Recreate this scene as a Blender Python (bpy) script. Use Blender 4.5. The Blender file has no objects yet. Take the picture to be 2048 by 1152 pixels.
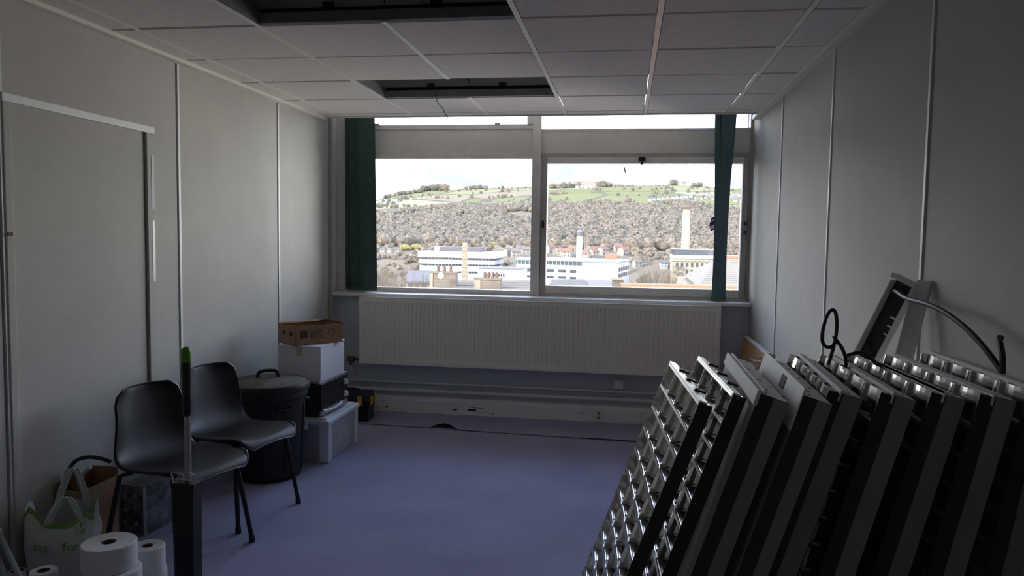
import bpy, bmesh, math, random
from mathutils import Vector, Matrix, noise
random.seed(7)
R = math.radians
COL = bpy.context.scene.collection
SC = bpy.context.scene

# ------------------------------------------------------------------ camera
CZ = 1.503
YAW, PITCH, ROLL, FPX = R(-8.6506), R(-3.9271), R(-0.8523), 1493.92
_f = Vector((math.sin(YAW)*math.cos(PITCH), math.cos(YAW)*math.cos(PITCH), math.sin(PITCH)))
_r0 = Vector((math.cos(YAW), -math.sin(YAW), 0)); _d0 = _f.cross(_r0)
_r = _r0*math.cos(ROLL) + _d0*math.sin(ROLL); _d = _d0*math.cos(ROLL) - _r0*math.sin(ROLL)
cam_d = bpy.data.cameras.new('camera'); cam = bpy.data.objects.new('camera', cam_d); COL.objects.link(cam)
cam.matrix_world = Matrix(((_r.x, -_d.x, -_f.x, 0), (_r.y, -_d.y, -_f.y, 0), (_r.z, -_d.z, -_f.z, CZ), (0, 0, 0, 1)))
cam_d.sensor_fit = 'HORIZONTAL'; cam_d.sensor_width = 36; cam_d.lens = FPX/2048*36
cam_d.clip_start = .05; cam_d.clip_end = 6000
SC.camera = cam
C0 = Vector((0, 0, CZ))
def ray(px, py): return _r*((px-1024)/FPX) + _d*((py-576)/FPX) + _f
def AY(px, py, y): d = ray(px, py); return C0 + d*(y/d.y)      # measured point at depth y
def AX(px, py, x): d = ray(px, py); return C0 + d*(x/d.x)      # measured point on plane x
def AZ(px, py, z): d = ray(px, py); return C0 + d*((z-CZ)/d.z)

# ------------------------------------------------------------------ world, sun, exposure
SKY = 2.3
W = bpy.data.worlds.new('sky'); SC.world = W; W.use_nodes = True
nt = W.node_tree; nt.nodes.clear()
def N(t, typ, **k):
    n = t.nodes.new(typ)
    for a, v in k.items():
        if a in n.inputs: n.inputs[a].default_value = v
        else: setattr(n, a, v)
    return n
# broken cloud over a blue sky that pales towards the horizon; clouds close up with distance
tc = N(nt, 'ShaderNodeTexCoord'); mp = N(nt, 'ShaderNodeMapping'); mp.inputs['Scale'].default_value = (3.2, 3.2, 9)
sp = N(nt, 'ShaderNodeSeparateXYZ'); nz = N(nt, 'ShaderNodeTexNoise', Scale=2.2, Detail=7, Roughness=.55)
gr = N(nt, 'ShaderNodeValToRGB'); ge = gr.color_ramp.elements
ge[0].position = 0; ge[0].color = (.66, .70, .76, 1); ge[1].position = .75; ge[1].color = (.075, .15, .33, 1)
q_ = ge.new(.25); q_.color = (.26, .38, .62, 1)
cv = N(nt, 'ShaderNodeMapRange'); cv.inputs[1].default_value = 0; cv.inputs[2].default_value = .55; cv.inputs[3].default_value = .135; cv.inputs[4].default_value = -.04
sm = N(nt, 'ShaderNodeMath', operation='ADD'); cr = N(nt, 'ShaderNodeMapRange', interpolation_type='SMOOTHSTEP'); cr.inputs[1].default_value = .50; cr.inputs[2].default_value = .66
mxw = N(nt, 'ShaderNodeMix', data_type='RGBA'); mxw.inputs[7].default_value = (1.0, .96, .90, 1)
mp2 = N(nt, 'ShaderNodeMapping'); mp2.inputs['Scale'].default_value = (3.4, 3.4, 11); mp2.inputs['Location'].default_value = (3.1, .4, .2)
nz2 = N(nt, 'ShaderNodeTexNoise', Scale=2.6, Detail=6, Roughness=.5); cr2 = N(nt, 'ShaderNodeMapRange', interpolation_type='SMOOTHSTEP'); cr2.inputs[1].default_value = .515; cr2.inputs[2].default_value = .67
mxg = N(nt, 'ShaderNodeMix', data_type='RGBA'); mxg.inputs[7].default_value = (.078, .086, .102, 1)      # grey undersides of the heavier clouds
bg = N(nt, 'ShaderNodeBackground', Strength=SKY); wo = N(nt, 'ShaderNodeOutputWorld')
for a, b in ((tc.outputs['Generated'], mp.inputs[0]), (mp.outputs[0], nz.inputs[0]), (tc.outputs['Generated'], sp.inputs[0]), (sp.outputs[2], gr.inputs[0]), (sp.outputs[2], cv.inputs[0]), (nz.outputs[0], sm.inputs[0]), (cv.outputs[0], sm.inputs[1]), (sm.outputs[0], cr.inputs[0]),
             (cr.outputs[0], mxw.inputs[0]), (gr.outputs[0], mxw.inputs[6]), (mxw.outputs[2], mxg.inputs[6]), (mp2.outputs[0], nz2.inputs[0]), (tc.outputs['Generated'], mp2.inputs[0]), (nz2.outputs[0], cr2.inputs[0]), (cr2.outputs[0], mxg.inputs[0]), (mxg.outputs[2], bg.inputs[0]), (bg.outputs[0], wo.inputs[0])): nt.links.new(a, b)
sl = bpy.data.lights.new('sun', 'SUN'); sl.energy = 1.25; sl.angle = R(1.0); sl.color = (1, .93, .80)
sun = bpy.data.objects.new('sun', sl); COL.objects.link(sun)
sun.rotation_euler = Vector((.72, .55, -.50)).to_track_quat('-Z', 'Y').to_euler()
pl = bpy.data.lights.new('window_portal', 'AREA'); pl.shape = 'RECTANGLE'; pl.size = 3.36; pl.size_y = 1.95; pl.cycles.is_portal = True
po = bpy.data.objects.new('window_portal', pl); COL.objects.link(po); po.location = (-.75, 6.36, 2.0); po.rotation_euler = (R(-90), 0, 0)
SC.view_settings.view_transform = 'Standard'; SC.view_settings.look = 'None'
SC.view_settings.exposure = 2.42; SC.view_settings.gamma = 1; SC.view_settings.use_curve_mapping = False

# ------------------------------------------------------------------ materials
MATS = {}
def mat(name, col, rough=.6, metal=0, var=0., vscale=20, bump=0., bscale=60, col2=None, stretch=None, alpha=None, trans=0, spec=.5, detail=4):
    m = bpy.data.materials.new(name); m.use_nodes = True; t = m.node_tree; b = t.nodes['Principled BSDF']
    b.inputs['Base Color'].default_value = (*col, 1); b.inputs['Roughness'].default_value = rough; b.inputs['Metallic'].default_value = metal
    b.inputs['Specular IOR Level'].default_value = spec
    if trans: b.inputs['Transmission Weight'].default_value = trans
    if alpha is not None: b.inputs['Alpha'].default_value = alpha
    co = N(t, 'ShaderNodeTexCoord'); mp = N(t, 'ShaderNodeMapping')
    if stretch: mp.inputs['Scale'].default_value = stretch
    t.links.new(co.outputs['Object'], mp.inputs[0])
    if col2 is None: col2 = tuple(c*(1-var) for c in col)
    n = N(t, 'ShaderNodeTexNoise', Scale=vscale, Detail=detail, Roughness=.6); t.links.new(mp.outputs[0], n.inputs[0])
    rp = N(t, 'ShaderNodeValToRGB'); rp.color_ramp.elements[0].position = .35; rp.color_ramp.elements[1].position = .65
    rp.color_ramp.elements[0].color = (*col2, 1); rp.color_ramp.elements[1].color = (*col, 1)
    t.links.new(n.outputs[0], rp.inputs[0]); t.links.new(rp.outputs[0], b.inputs['Base Color'])
    if bump:
        n2 = N(t, 'ShaderNodeTexNoise', Scale=bscale, Detail=3); t.links.new(mp.outputs[0], n2.inputs[0])
        bp = N(t, 'ShaderNodeBump', Strength=bump, Distance=.01); t.links.new(n2.outputs[0], bp.inputs['Height']); t.links.new(bp.outputs[0], b.inputs['Normal'])
    MATS[name] = m
    return m
mat('wall', (.525, .512, .46), .75, var=.06, vscale=5, bump=.25, bscale=420)
mat('wall_low', (.62, .66, .70), .7, var=.07, vscale=4)
mat('strip', (.82, .82, .80), .45, var=.08, vscale=9)
mat('shadow_gap', (.05, .05, .055), .8, var=.2)
mat('cream', (.82, .78, .68), .5, var=.05, vscale=6)
mat('tile', (.94, .865, .79), .9, col2=(.80, .73, .665), vscale=55, bump=.5, bscale=90, stretch=(1, 3.5, 1))
mat('bar', (.94, .89, .79), .42, var=.05, spec=.6)
mat('bar_row_shaded', (.42, .40, .38), .5, var=.05)  # cross bars: shade of the tile joints put into a darker colour
mat('slab', (.62, .60, .57), .9, var=.25, vscale=3)
mat('dark_metal', (.055, .055, .06), .5, .3, var=.3)
mat('galv', (.42, .43, .44), .4, .8, var=.2)
mat('frame_paint', (.90, .855, .80), .5, var=.10, vscale=7, bump=.08, bscale=30)
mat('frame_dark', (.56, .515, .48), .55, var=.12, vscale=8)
mat('infill', (.90, .835, .765), .7, var=.10, vscale=3, bump=.1, bscale=80)
mat('pipe_paint', (.74, .76, .78), .4, var=.05)
mat('white_paint', (.88, .87, .85), .5, var=.07, vscale=6)
mat('rad', (.92, .875, .785), .4, var=.04, vscale=2)
mat('chip', (.02, .02, .025), .8, var=.2)
mat('socket', (.86, .86, .84), .35, var=.03)
mat('blind_green', (.06, .115, .095), .85, var=.18, vscale=30, bump=.2, bscale=200)
mat('blind_teal', (.12, .20, .22), .85, var=.18, vscale=30, bump=.2, bscale=200)
mat('plastic_black', (.008, .008, .009), .45, var=.25, vscale=9, bump=.12, bscale=300)
mat('black_steel', (.010, .010, .011), .45, .2, var=.2)
mat('bin_black', (.012, .012, .013), .5, var=.2, vscale=6)
mat('bin_dust', (.16, .145, .12), .85, col2=(.07, .065, .06), vscale=9, bump=.2)
mat('cardboard', (.36, .215, .12), .85, var=.16, vscale=7, bump=.1, bscale=60)
mat('card_dark', (.22, .12, .07), .85, var=.15, vscale=9)
mat('print', (.07, .045, .03), .8, var=.2)
mat('white_card', (.72, .73, .75), .7, var=.05, vscale=5)
mat('tape', (.50, .44, .36), .3, var=.1)
mat('mw_silver', (.55, .56, .58), .35, .5, var=.08)
mat('mw_black', (.015, .015, .017), .16, var=.1)
mat('mw_side', (.055, .055, .06), .45, .3, var=.15)
mat('lid_plastic', (.80, .83, .86), .4, var=.05, vscale=6)
mat('yellow', (.75, .42, .02), .45, var=.1)
mat('green_grip', (.09, .30, .015), .45, var=.15)
mat('alu_pole', (.42, .42, .42), .38, .7, var=.1)
mat('paper', (.80, .78, .76), .9, var=.05, vscale=40, bump=.2, bscale=120)
mat('core', (.22, .13, .08), .9, var=.2)
mat('bag', (.66, .69, .64), .4, var=.12, vscale=9, bump=.5, bscale=16)
mat('bag_green', (.19, .40, .04), .4, var=.2, vscale=12)
mat('dark_print', (.05, .055, .07), .4, col2=(.22, .22, .24), vscale=16)
mat('grey_tube', (.40, .45, .50), .4, .3, var=.1)
mat('steel_white', (.86, .86, .83), .6, .0, spec=.3, var=.07, vscale=8)
mat('shaded_side', (.045, .04, .036), .5, .2, var=.2)  # dim reflections on the near sides put into a dark colour
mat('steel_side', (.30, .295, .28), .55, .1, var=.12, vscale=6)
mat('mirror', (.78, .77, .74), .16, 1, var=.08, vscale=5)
mat('mirror_rib', (.86, .86, .84), .28, 1, var=.05, vscale=9)
mat('wood', (.52, .30, .135), .5, col2=(.42, .225, .09), vscale=5, stretch=(9, .8, 9))
mat('chrome', (.82, .82, .82), .15, 1, var=.03)
mat('cable', (.02, .02, .022), .55, var=.2)
mat('flag_blue', (.03, .04, .22), .7); mat('flag_red', (.5, .03, .05), .7); mat('flag_white', (.8, .8, .8), .7)
# outdoors
mat('render_white', (0.36, 0.36, 0.355), .7, var=.04, vscale=.2)
mat('ext_glass', (0.032, 0.04, 0.05), .25, var=.3, vscale=.3)
mat('ext_teal', (0.15, 0.2, 0.2), .5, var=.1, vscale=.3)
mat('plant_dark', (0.1, 0.09, 0.09), .7, var=.12, vscale=.2)
mat('stone', (0.25, 0.205, 0.14), .85, col2=(0.19, 0.155, 0.105), vscale=1.2)
mat('stone_dark', (0.15, 0.12, 0.09), .85, col2=(0.11, 0.085, 0.06), vscale=2)
mat('mill_stone', (0.29, 0.25, 0.18), .85, var=.12, vscale=.4)
mat('red_roof', (0.215, 0.115, 0.08), .85, var=.2, vscale=.6)
mat('slate', (0.15, 0.138, 0.125), .8, col2=(0.115, 0.105, 0.095), vscale=3)
mat('tan_roof', (0.175, 0.145, 0.115), .85, col2=(0.14, 0.115, 0.09), vscale=3)
mat('brick_orange', (0.24, 0.125, 0.075), .85, col2=(0.19, 0.1, 0.055), vscale=6)
mat('house_wall', (0.29, 0.255, 0.2), .8, var=.15, vscale=.5)
mat('pot', (.13, .075, .05), .8, var=.2)
mat('crown', (0.195, 0.158, 0.112), 1, col2=(0.14, 0.112, 0.08), vscale=.9, detail=8)
mat('crown_dark', (0.135, 0.122, 0.086), 1, col2=(0.1, 0.09, 0.066), vscale=.9, detail=8)
mat('crown_pale', (0.235, 0.185, 0.13), 1, col2=(0.17, 0.134, 0.094), vscale=.9, detail=8)
mat('crown_yellow', (0.24, 0.2, 0.06), 1, col2=(0.17, 0.14, 0.04), vscale=.8)
mat('bark', (0.13, 0.1, 0.07), .9, var=.3, vscale=4)

def extra_materials():
    # carpet: fine two-tone pile
    m = mat('carpet', (.50, .48, .66), 1, col2=(.39, .375, .535), vscale=160, bump=.6, bscale=340, spec=.1)
    t = m.node_tree; b = t.nodes['Principled BSDF']
    n = N(t, 'ShaderNodeTexNoise', Scale=2.2, Detail=4); co = [x for x in t.nodes if x.type == 'TEX_COORD'][0]
    t.links.new(co.outputs['Object'], n.inputs[0])
    src = b.inputs['Base Color'].links[0].from_socket
    mx = N(t, 'ShaderNodeMix', data_type='RGBA', blend_type='MULTIPLY'); mx.inputs[0].default_value = .55
    t.links.new(src, mx.inputs[6])
    rp = N(t, 'ShaderNodeValToRGB'); rp.color_ramp.elements[0].position = .3; rp.color_ramp.elements[0].color = (.72, .72, .72, 1); rp.color_ramp.elements[1].position = .7
    t.links.new(n.outputs[0], rp.inputs[0]); t.links.new(rp.outputs[0], mx.inputs[7]); t.links.new(mx.outputs[2], b.inputs['Base Color'])
    # window glass: clear, with a faint reflection
    m = bpy.data.materials.new('glass'); m.use_nodes = True; t = m.node_tree; t.nodes.clear()
    tr = N(t, 'ShaderNodeBsdfTransparent'); tr.inputs[0].default_value = (.985, .99, .99, 1)
    gl = N(t, 'ShaderNodeBsdfGlossy', Roughness=.02); fr = N(t, 'ShaderNodeFresnel', IOR=1.25)
    mx = N(t, 'ShaderNodeMixShader'); o = N(t, 'ShaderNodeOutputMaterial')
    t.links.new(fr.outputs[0], mx.inputs[0]); t.links.new(tr.outputs[0], mx.inputs[1]); t.links.new(gl.outputs[0], mx.inputs[2]); t.links.new(mx.outputs[0], o.inputs[0])
    MATS['glass'] = m
    # cloudy clear plastic of the storage crate
    m = bpy.data.materials.new('clear_plastic'); m.use_nodes = True; t = m.node_tree; b = t.nodes['Principled BSDF']
    b.inputs['Base Color'].default_value = (.80, .84, .88, 1); b.inputs['Roughness'].default_value = .35
    tr = N(t, 'ShaderNodeBsdfTransparent'); mx = N(t, 'ShaderNodeMixShader'); o = [x for x in t.nodes if x.type == 'OUTPUT_MATERIAL'][0]
    n = N(t, 'ShaderNodeTexNoise', Scale=6); mr = N(t, 'ShaderNodeMapRange'); mr.inputs[3].default_value = .26; mr.inputs[4].default_value = .42
    t.links.new(n.outputs[0], mr.inputs[0]); t.links.new(mr.outputs[0], mx.inputs[0]); t.links.new(tr.outputs[0], mx.inputs[1]); t.links.new(b.outputs[0], mx.inputs[2]); t.links.new(mx.outputs[0], o.inputs[0])
    MATS['clear_plastic'] = m
    # hillside: brown wood floor, then fields cut by hedges, moor on top
    m = bpy.data.materials.new('hillside'); m.use_nodes = True; t = m.node_tree; b = t.nodes['Principled BSDF']; b.inputs['Roughness'].default_value = 1; b.inputs['Specular IOR Level'].default_value = 0
    g = N(t, 'ShaderNodeNewGeometry'); sx = N(t, 'ShaderNodeSeparateXYZ'); t.links.new(g.outputs['Position'], sx.inputs[0])
    mp = N(t, 'ShaderNodeMapping'); mp.inputs['Scale'].default_value = (.009, .006, 0); t.links.new(g.outputs['Position'], mp.inputs[0])
    vo = N(t, 'ShaderNodeTexVoronoi', Scale=1); t.links.new(mp.outputs[0], vo.inputs['Vector'])
    ve = N(t, 'ShaderNodeTexVoronoi', Scale=1, feature='DISTANCE_TO_EDGE'); t.links.new(mp.outputs[0], ve.inputs['Vector'])
    fr = N(t, 'ShaderNodeValToRGB'); cs = ((0, (.19, .18, .088)), (.3, (.24, .22, .12)), (.5, (.275, .24, .15)), (.68, (.175, .175, .085)), (.84, (.25, .195, .13)))
    e = fr.color_ramp.elements; e[0].color = (*cs[0][1], 1); e[1].position = .3; e[1].color = (*cs[1][1], 1)
    for p_, c_ in cs[2:]: q_ = e.new(p_); q_.color = (*c_, 1)
    fr.color_ramp.interpolation = 'CONSTANT'
    sr = N(t, 'ShaderNodeSeparateColor'); t.links.new(vo.outputs['Color'], sr.inputs[0]); t.links.new(sr.outputs[0], fr.inputs[0])
    lt = N(t, 'ShaderNodeMath', operation='LESS_THAN'); lt.inputs[1].default_value = .035; t.links.new(ve.outputs['Distance'], lt.inputs[0])
    h = N(t, 'ShaderNodeMix', data_type='RGBA'); h.inputs[7].default_value = (.13, .122, .085, 1); t.links.new(lt.outputs[0], h.inputs[0]); t.links.new(fr.outputs[0], h.inputs[6])
    nn = N(t, 'ShaderNodeTexNoise', Scale=.012, Detail=5); t.links.new(g.outputs['Position'], nn.inputs[0])
    ad = N(t, 'ShaderNodeMath', operation='MULTIPLY_ADD'); ad.inputs[1].default_value = 300; t.links.new(nn.outputs[0], ad.inputs[0]); t.links.new(sx.outputs[1], ad.inputs[2])
    m1 = N(t, 'ShaderNodeMapRange'); m1.inputs[1].default_value = 1210; m1.inputs[2].default_value = 1260; t.links.new(ad.outputs[0], m1.inputs[0])
    w = N(t, 'ShaderNodeMix', data_type='RGBA'); w.inputs[6].default_value = (.20, .16, .115, 1); t.links.new(m1.outputs[0], w.inputs[0]); t.links.new(h.outputs[2], w.inputs[7])
    m2 = N(t, 'ShaderNodeMapRange'); m2.inputs[1].default_value = 1850; m2.inputs[2].default_value = 2000; t.links.new(sx.outputs[1], m2.inputs[0])
    k = N(t, 'ShaderNodeMix', data_type='RGBA'); k.inputs[7].default_value = (.27, .205, .145, 1); t.links.new(m2.outputs[0], k.inputs[0]); t.links.new(w.outputs[2], k.inputs[6])
    m3 = N(t, 'ShaderNodeMapRange'); m3.inputs[1].default_value = 90; m3.inputs[2].default_value = 130; t.links.new(sx.outputs[1], m3.inputs[0])
    yd = N(t, 'ShaderNodeMix', data_type='RGBA'); yd.inputs[6].default_value = (.20, .185, .16, 1); t.links.new(m3.outputs[0], yd.inputs[0]); t.links.new(k.outputs[2], yd.inputs[7])
    t.links.new(yd.outputs[2], b.inputs['Base Color']); MATS['hillside'] = m
extra_materials()
for nm in ('crown', 'crown_dark', 'crown_pale'):      # leafless crowns are open: holes between the twigs
    t = MATS[nm].node_tree; co = [x for x in t.nodes if x.type == 'MAPPING'][0]
    n = N(t, 'ShaderNodeTexNoise', Scale=.55, Detail=5, Roughness=.7); t.links.new(co.outputs[0], n.inputs[0])
    mr = N(t, 'ShaderNodeMapRange'); mr.inputs[1].default_value = .38; mr.inputs[2].default_value = .56; mr.inputs[3].default_value = .12; t.links.new(n.outputs[0], mr.inputs[0]); t.links.new(mr.outputs[0], t.nodes['Principled BSDF'].inputs['Alpha'])

# ------------------------------------------------------------------ mesh helpers
class MB:
    def __init__(s): s.v = []; s.f = []
    def add(s, vs, fs):
        o = len(s.v); s.v += [tuple(v) for v in vs]; s.f += [tuple(i+o for i in f) for f in fs]; return s
    def box(s, x0, x1, y0, y1, z0, z1, M=None):
        vs = [Vector((x, y, z)) for z in (z0, z1) for y in (y0, y1) for x in (x0, x1)]
        if M: vs = [M @ v for v in vs]
        return s.add(vs, [(0, 2, 3, 1), (4, 5, 7, 6), (0, 1, 5, 4), (2, 6, 7, 3), (0, 4, 6, 2), (1, 3, 7, 5)])
    def hexa(s, b, t):                                  # bottom quad, top quad (same order, ccw from above)
        n = len(b); vs = list(b)+list(t)
        return s.add(vs, [tuple(range(n-1, -1, -1)), tuple(range(n, 2*n))] + [(i, (i+1) % n, n+(i+1) % n, n+i) for i in range(n)])
    def prism(s, poly, z0, z1): return s.hexa([Vector((p[0], p[1], z0)) for p in poly], [Vector((p[0], p[1], z1)) for p in poly])
    def cyl(s, a, b, r0, r1=None, n=12):
        r1 = r0 if r1 is None else r1; a = Vector(a); b = Vector(b); d = (b-a).normalized()
        u = d.orthogonal().normalized(); w = d.cross(u)
        c = [(math.cos(2*math.pi*i/n), math.sin(2*math.pi*i/n)) for i in range(n)]
        return s.hexa([a+(u*x+w*y)*r0 for x, y in c], [b+(u*x+w*y)*r1 for x, y in c])
    def tube(s, pts, r, n=8, smooth=0):
        P = [Vector(p) for p in pts]
        for _ in range(smooth):
            Q = [P[0]]
            for a, b in zip(P, P[1:]): Q += [a*.75+b*.25, a*.25+b*.75]
            P = Q+[P[-1]]
        o = len(s.v); u = None
        for i, p in enumerate(P):
            d = (P[min(i+1, len(P)-1)]-P[max(i-1, 0)]).normalized()
            u = d.orthogonal().normalized() if u is None else (u-d*u.dot(d)).normalized()
            w = d.cross(u); rr = r[i*len(r)//len(P)] if isinstance(r, (list, tuple)) else r
            for k in range(n): a = 2*math.pi*k/n; s.v.append(tuple(p+(u*math.cos(a)+w*math.sin(a))*rr))
        for i in range(len(P)-1):
            for k in range(n): s.f.append((o+i*n+k, o+i*n+(k+1) % n, o+(i+1)*n+(k+1) % n, o+(i+1)*n+k))
        s.f.append(tuple(o+k for k in range(n-1, -1, -1))); s.f.append(tuple(o+(len(P)-1)*n+k for k in range(n))); return s
    def lathe(s, prof, c=(0, 0, 0), n=32, close=True):
        o = len(s.v)
        for r, z in prof:
            for k in range(n): a = 2*math.pi*k/n; s.v.append((c[0]+r*math.cos(a), c[1]+r*math.sin(a), c[2]+z))
        for i in range(len(prof)-1):
            for k in range(n): s.f.append((o+i*n+k, o+i*n+(k+1) % n, o+(i+1)*n+(k+1) % n, o+(i+1)*n+k))
        if close:
            s.f.append(tuple(o+k for k in range(n-1, -1, -1))); s.f.append(tuple(o+(len(prof)-1)*n+k for k in range(n)))
        return s
    def grid(s, P):                                     # P[i][j] points
        o = len(s.v); m = len(P[0])
        for row in P: s.v += [tuple(p) for p in row]
        for i in range(len(P)-1):
            for j in range(m-1): s.f.append((o+i*m+j, o+i*m+j+1, o+(i+1)*m+j+1, o+(i+1)*m+j))
        return s
    def mesh(s, name, m, smooth=False, bev=0):
        me = bpy.data.meshes.new(name); me.from_pydata(s.v, [], s.f)
        bm = bmesh.new(); bm.from_mesh(me); bmesh.ops.recalc_face_normals(bm, faces=bm.faces)
        if bev: bmesh.ops.bevel(bm, geom=bm.edges[:], offset=bev, segments=2, affect='EDGES', profile=.6, clamp_overlap=True)
        bm.to_mesh(me); bm.free(); me.materials.append(MATS[m])
        if smooth:
            for p in me.polygons: p.use_smooth = True
            me.set_sharp_from_angle(angle=R(40))
        return me
    def build(s, name, m, parent=None, smooth=False, bev=0): return link(name, s.mesh(name, m, smooth, bev), parent)
def link(name, me, parent=None):
    o = bpy.data.objects.new(name, me); COL.objects.link(o)
    if parent: o.parent = parent
    return o
def tag(o, label, cat, group=None, kind=None):
    o['label'] = label; o['category'] = cat
    if group: o['group'] = group
    if kind: o['kind'] = kind
    return o
def struct(o, label=None, cat=None):
    o['kind'] = 'structure'
    if label: o['label'] = label; o['category'] = cat
    return o
def thing(name, label, cat, loc=(0, 0, 0), rz=0, group=None):
    o = bpy.data.objects.new(name, None); COL.objects.link(o); o.location = loc; o.rotation_euler = (0, 0, rz); o.empty_display_size = .05
    return tag(o, label, cat, group)
def sub(o, p):
    o.parent = p; return o
def bx(*a, M=None): return MB().box(*a, M=M)

# ================================================================== ROOM
LX, RX, WY, CE, BY = -2.47, .972, 6.25, 2.445, -1.3
J = [.255, 1.45, 2.65, 3.847, 5.05]

# floor + carpet
fl = struct(bx(LX-.3, RX+.3, BY-.2, 6.5, -.25, 0).build('floor', 'carpet'), 'worn purple-blue carpet covering the office floor', 'floor')
rows = []
for i in range(61):
    x = LX+.01+(RX-LX-.02)*i/60; t = (x+1.37)/.115; b = .038*max(0, math.cos(t*math.pi/2)) if abs(t) < 1 else 0
    t2 = (x+.1)/.3; b += .006*max(0, 1-t2*t2)
    yf = 5.60-.043*(x+1.98)+(.03*max(0, 1-t*t))
    rows.append([(x, yf, .006+b), (x, yf+.07, .006+b*.75), (x, yf+.18, .006+b*.25), (x, yf+.3, .006), (x, 6.06, .006+.006*math.sin(x*9)**2), (x, 6.06, .001)])
MB().grid(rows).build('carpet_edge_strip', 'carpet', fl, smooth=True)

# side walls: carcass + separate panels + joint strips
def side_wall(name, x, s, door=None):
    w = struct(bx(min(x, x+s*.1)+s*.012, max(x, x+s*.1)+s*.012, BY, 6.6 if s > 0 else 6.02, -.1, 3.2).build(name, 'shadow_gap'), 'pale grey-blue office partition made of tall panels', 'wall')
    ys = [BY]+J+[6.27 if s > 0 else 5.985]
    for a, b in zip(ys, ys[1:]):
        segs = [(a+.011, b-.011, 0, CE+.1)]
        if door and a == door[0]: segs = [(a+.011, door[1], door[2], CE+.1), (door[1], b-.011, 0, CE+.1)]
        for (p, q, z0, z1) in segs: bx(min(x, x+s*.02), max(x, x+s*.02), p, q, z0, z1).build('wall_panel', 'wall', w)
    for y in J: bx(min(x-s*.006, x+s*.02), max(x-s*.006, x+s*.02), y+.000, y+.017, 0, CE+.1).build('joint_strip', 'strip', w)
    return w
side_wall('wall_left', LX, -1, (2.65, 3.63, 2.045))
side_wall('wall_right', RX, 1)
struct(bx(LX-.3, RX+.3, BY-.12, BY, -.1, 3.2).build('wall_back', 'white_paint'))
struct(bx(LX-.12, LX+.02, 5.985, 6.02, 0, 3.2).build('trim_1', 'frame_dark'))
struct(bx(LX-.12, LX-.02, 6.0, 6.6, -.1, 3.2).build('wall_return', 'white_paint'))
# head tracks along the ceiling
struct(bx(LX, LX+.052, BY, 5.80, CE-.022, CE+.01).build('trim_2', 'cream'))
struct(bx(RX-.045, RX, BY, 6.0, CE-.02, CE+.01).build('trim_3', 'cream'))
# front wall below the window, roof slab over the plenum
wf = struct(bx(LX-.1, RX+.1, 6.075, 6.5, -.25, .985).build('wall_front', 'wall_low'), 'pale blue painted wall under the window', 'wall')
struct(bx(LX-.4, RX+.4, BY-.2, 6.6, 3.1, 3.35).build('roof_slab', 'slab'))
struct(bx(LX-.12, RX+.12, 6.2, 6.5, 2.86, 3.12).build('wall_lintel', 'white_paint'))
# sill
struct(MB().box(LX, RX, 6.0, 6.3, .985, 1.012).build('window_sill', 'frame_paint', bev=.004))

# door in the left wall
dr = struct(thing('door_1', 'flush panel door in the left partition with grey frame', 'door'))
bx(LX-.012, LX-.002, 2.705, 3.553, .005, 2.012).build('door_leaf', 'wall', dr)
bx(LX-.02, LX+.012, 2.66, 3.63, 2.012, 2.047).build('frame_head', 'strip', dr, bev=.004)
bx(LX-.02, LX+.012, 3.563, 3.63, 0, 2.012).build('frame_jamb', 'wall', dr, bev=.004)
bx(LX-.02, LX+.012, 2.662, 2.70, 0, 2.012).build('frame_jamb', 'wall', dr, bev=.004)
bx(LX-.015, LX+.016, 2.665, 2.69, 1.475, 1.49).build('latch', 'core', dr)
for (a, b, m) in ((1.62, 1.90, 'white_card'), (1.24, 1.56, 'tape')):
    bx(LX+.0122, LX+.0135, 3.596, 3.617, a, b).build('tape_strip', m, dr)

# ------------------------------------------------------------------ ceiling
ce = struct(thing('ceiling', 'suspended ceiling of off-white fissured tiles in a metal grid', 'ceiling'))
BX = [-2.285, -1.685, -1.085, -.485, .115, .715]
RY = [-1.5475+.6*i for i in range(13)]         # ... 3.2525, 3.8525, ... 5.6525
HOLES = [(-1.685, -.485, 2.6525, 3.2525), (-1.685, -.485, 4.4525, 5.0525)]
xs = [LX+.03]+BX+[RX-.03]; ysr = [BY]+[y for y in RY if y > BY+.05]+[5.79]
tcache = {}
for i, (a, b) in enumerate(zip(xs, xs[1:])):
    for j, (c, d) in enumerate(zip(ysr, ysr[1:])):
        if any(a >= h[0]-.01 and b <= h[1]+.01 and c >= h[2]-.01 and d <= h[3]+.01 for h in HOLES): continue
        key = (round(b-a, 3), round(d-c, 3)); hx, hy = (b-a)/2-.012, (d-c)/2-.009
        if key not in tcache:
            tcache[key] = MB().hexa([Vector((-hx+.004, -hy+.004, -.009)), Vector((hx-.004, -hy+.004, -.009)), Vector((hx-.004, hy-.004, -.009)), Vector((-hx+.004, hy-.004, -.009))], [Vector((-hx, -hy, .012)), Vector((hx, -hy, .012)), Vector((hx, hy, .012)), Vector((-hx, hy, .012))]).mesh('ceiling_tile', 'tile')
        o = link('ceiling_tile', tcache[key], ce); o.location = ((a+b)/2, (c+d)/2, CE+.006+random.uniform(-.001, .002))
def bar_y(x, y0, y1): MB().box(x-.012, x+.012, y0, y1, CE-.003, CE).box(x-.0015, x+.0015, y0, y1, CE, CE+.04).build('grid_bar', 'bar', ce)
def bar_x(y, x0, x1): MB().box(x0, x1, y-.010, y+.010, CE+.004, CE+.007).box(x0, x1, y-.0015, y+.0015, CE+.005, CE+.04).build('grid_bar', 'bar_row_shaded', ce)
for x in BX:
    if abs(x+1.085) < .01:
        for a, b in ((BY, 2.6525), (3.2525, 4.4525), (5.0525, 5.79)): bar_y(x, a, b)
    else: bar_y(x, BY, 5.79)
for y in RY:
    if y > BY+.05: bar_x(y, LX+.03, RX-.03)
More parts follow.
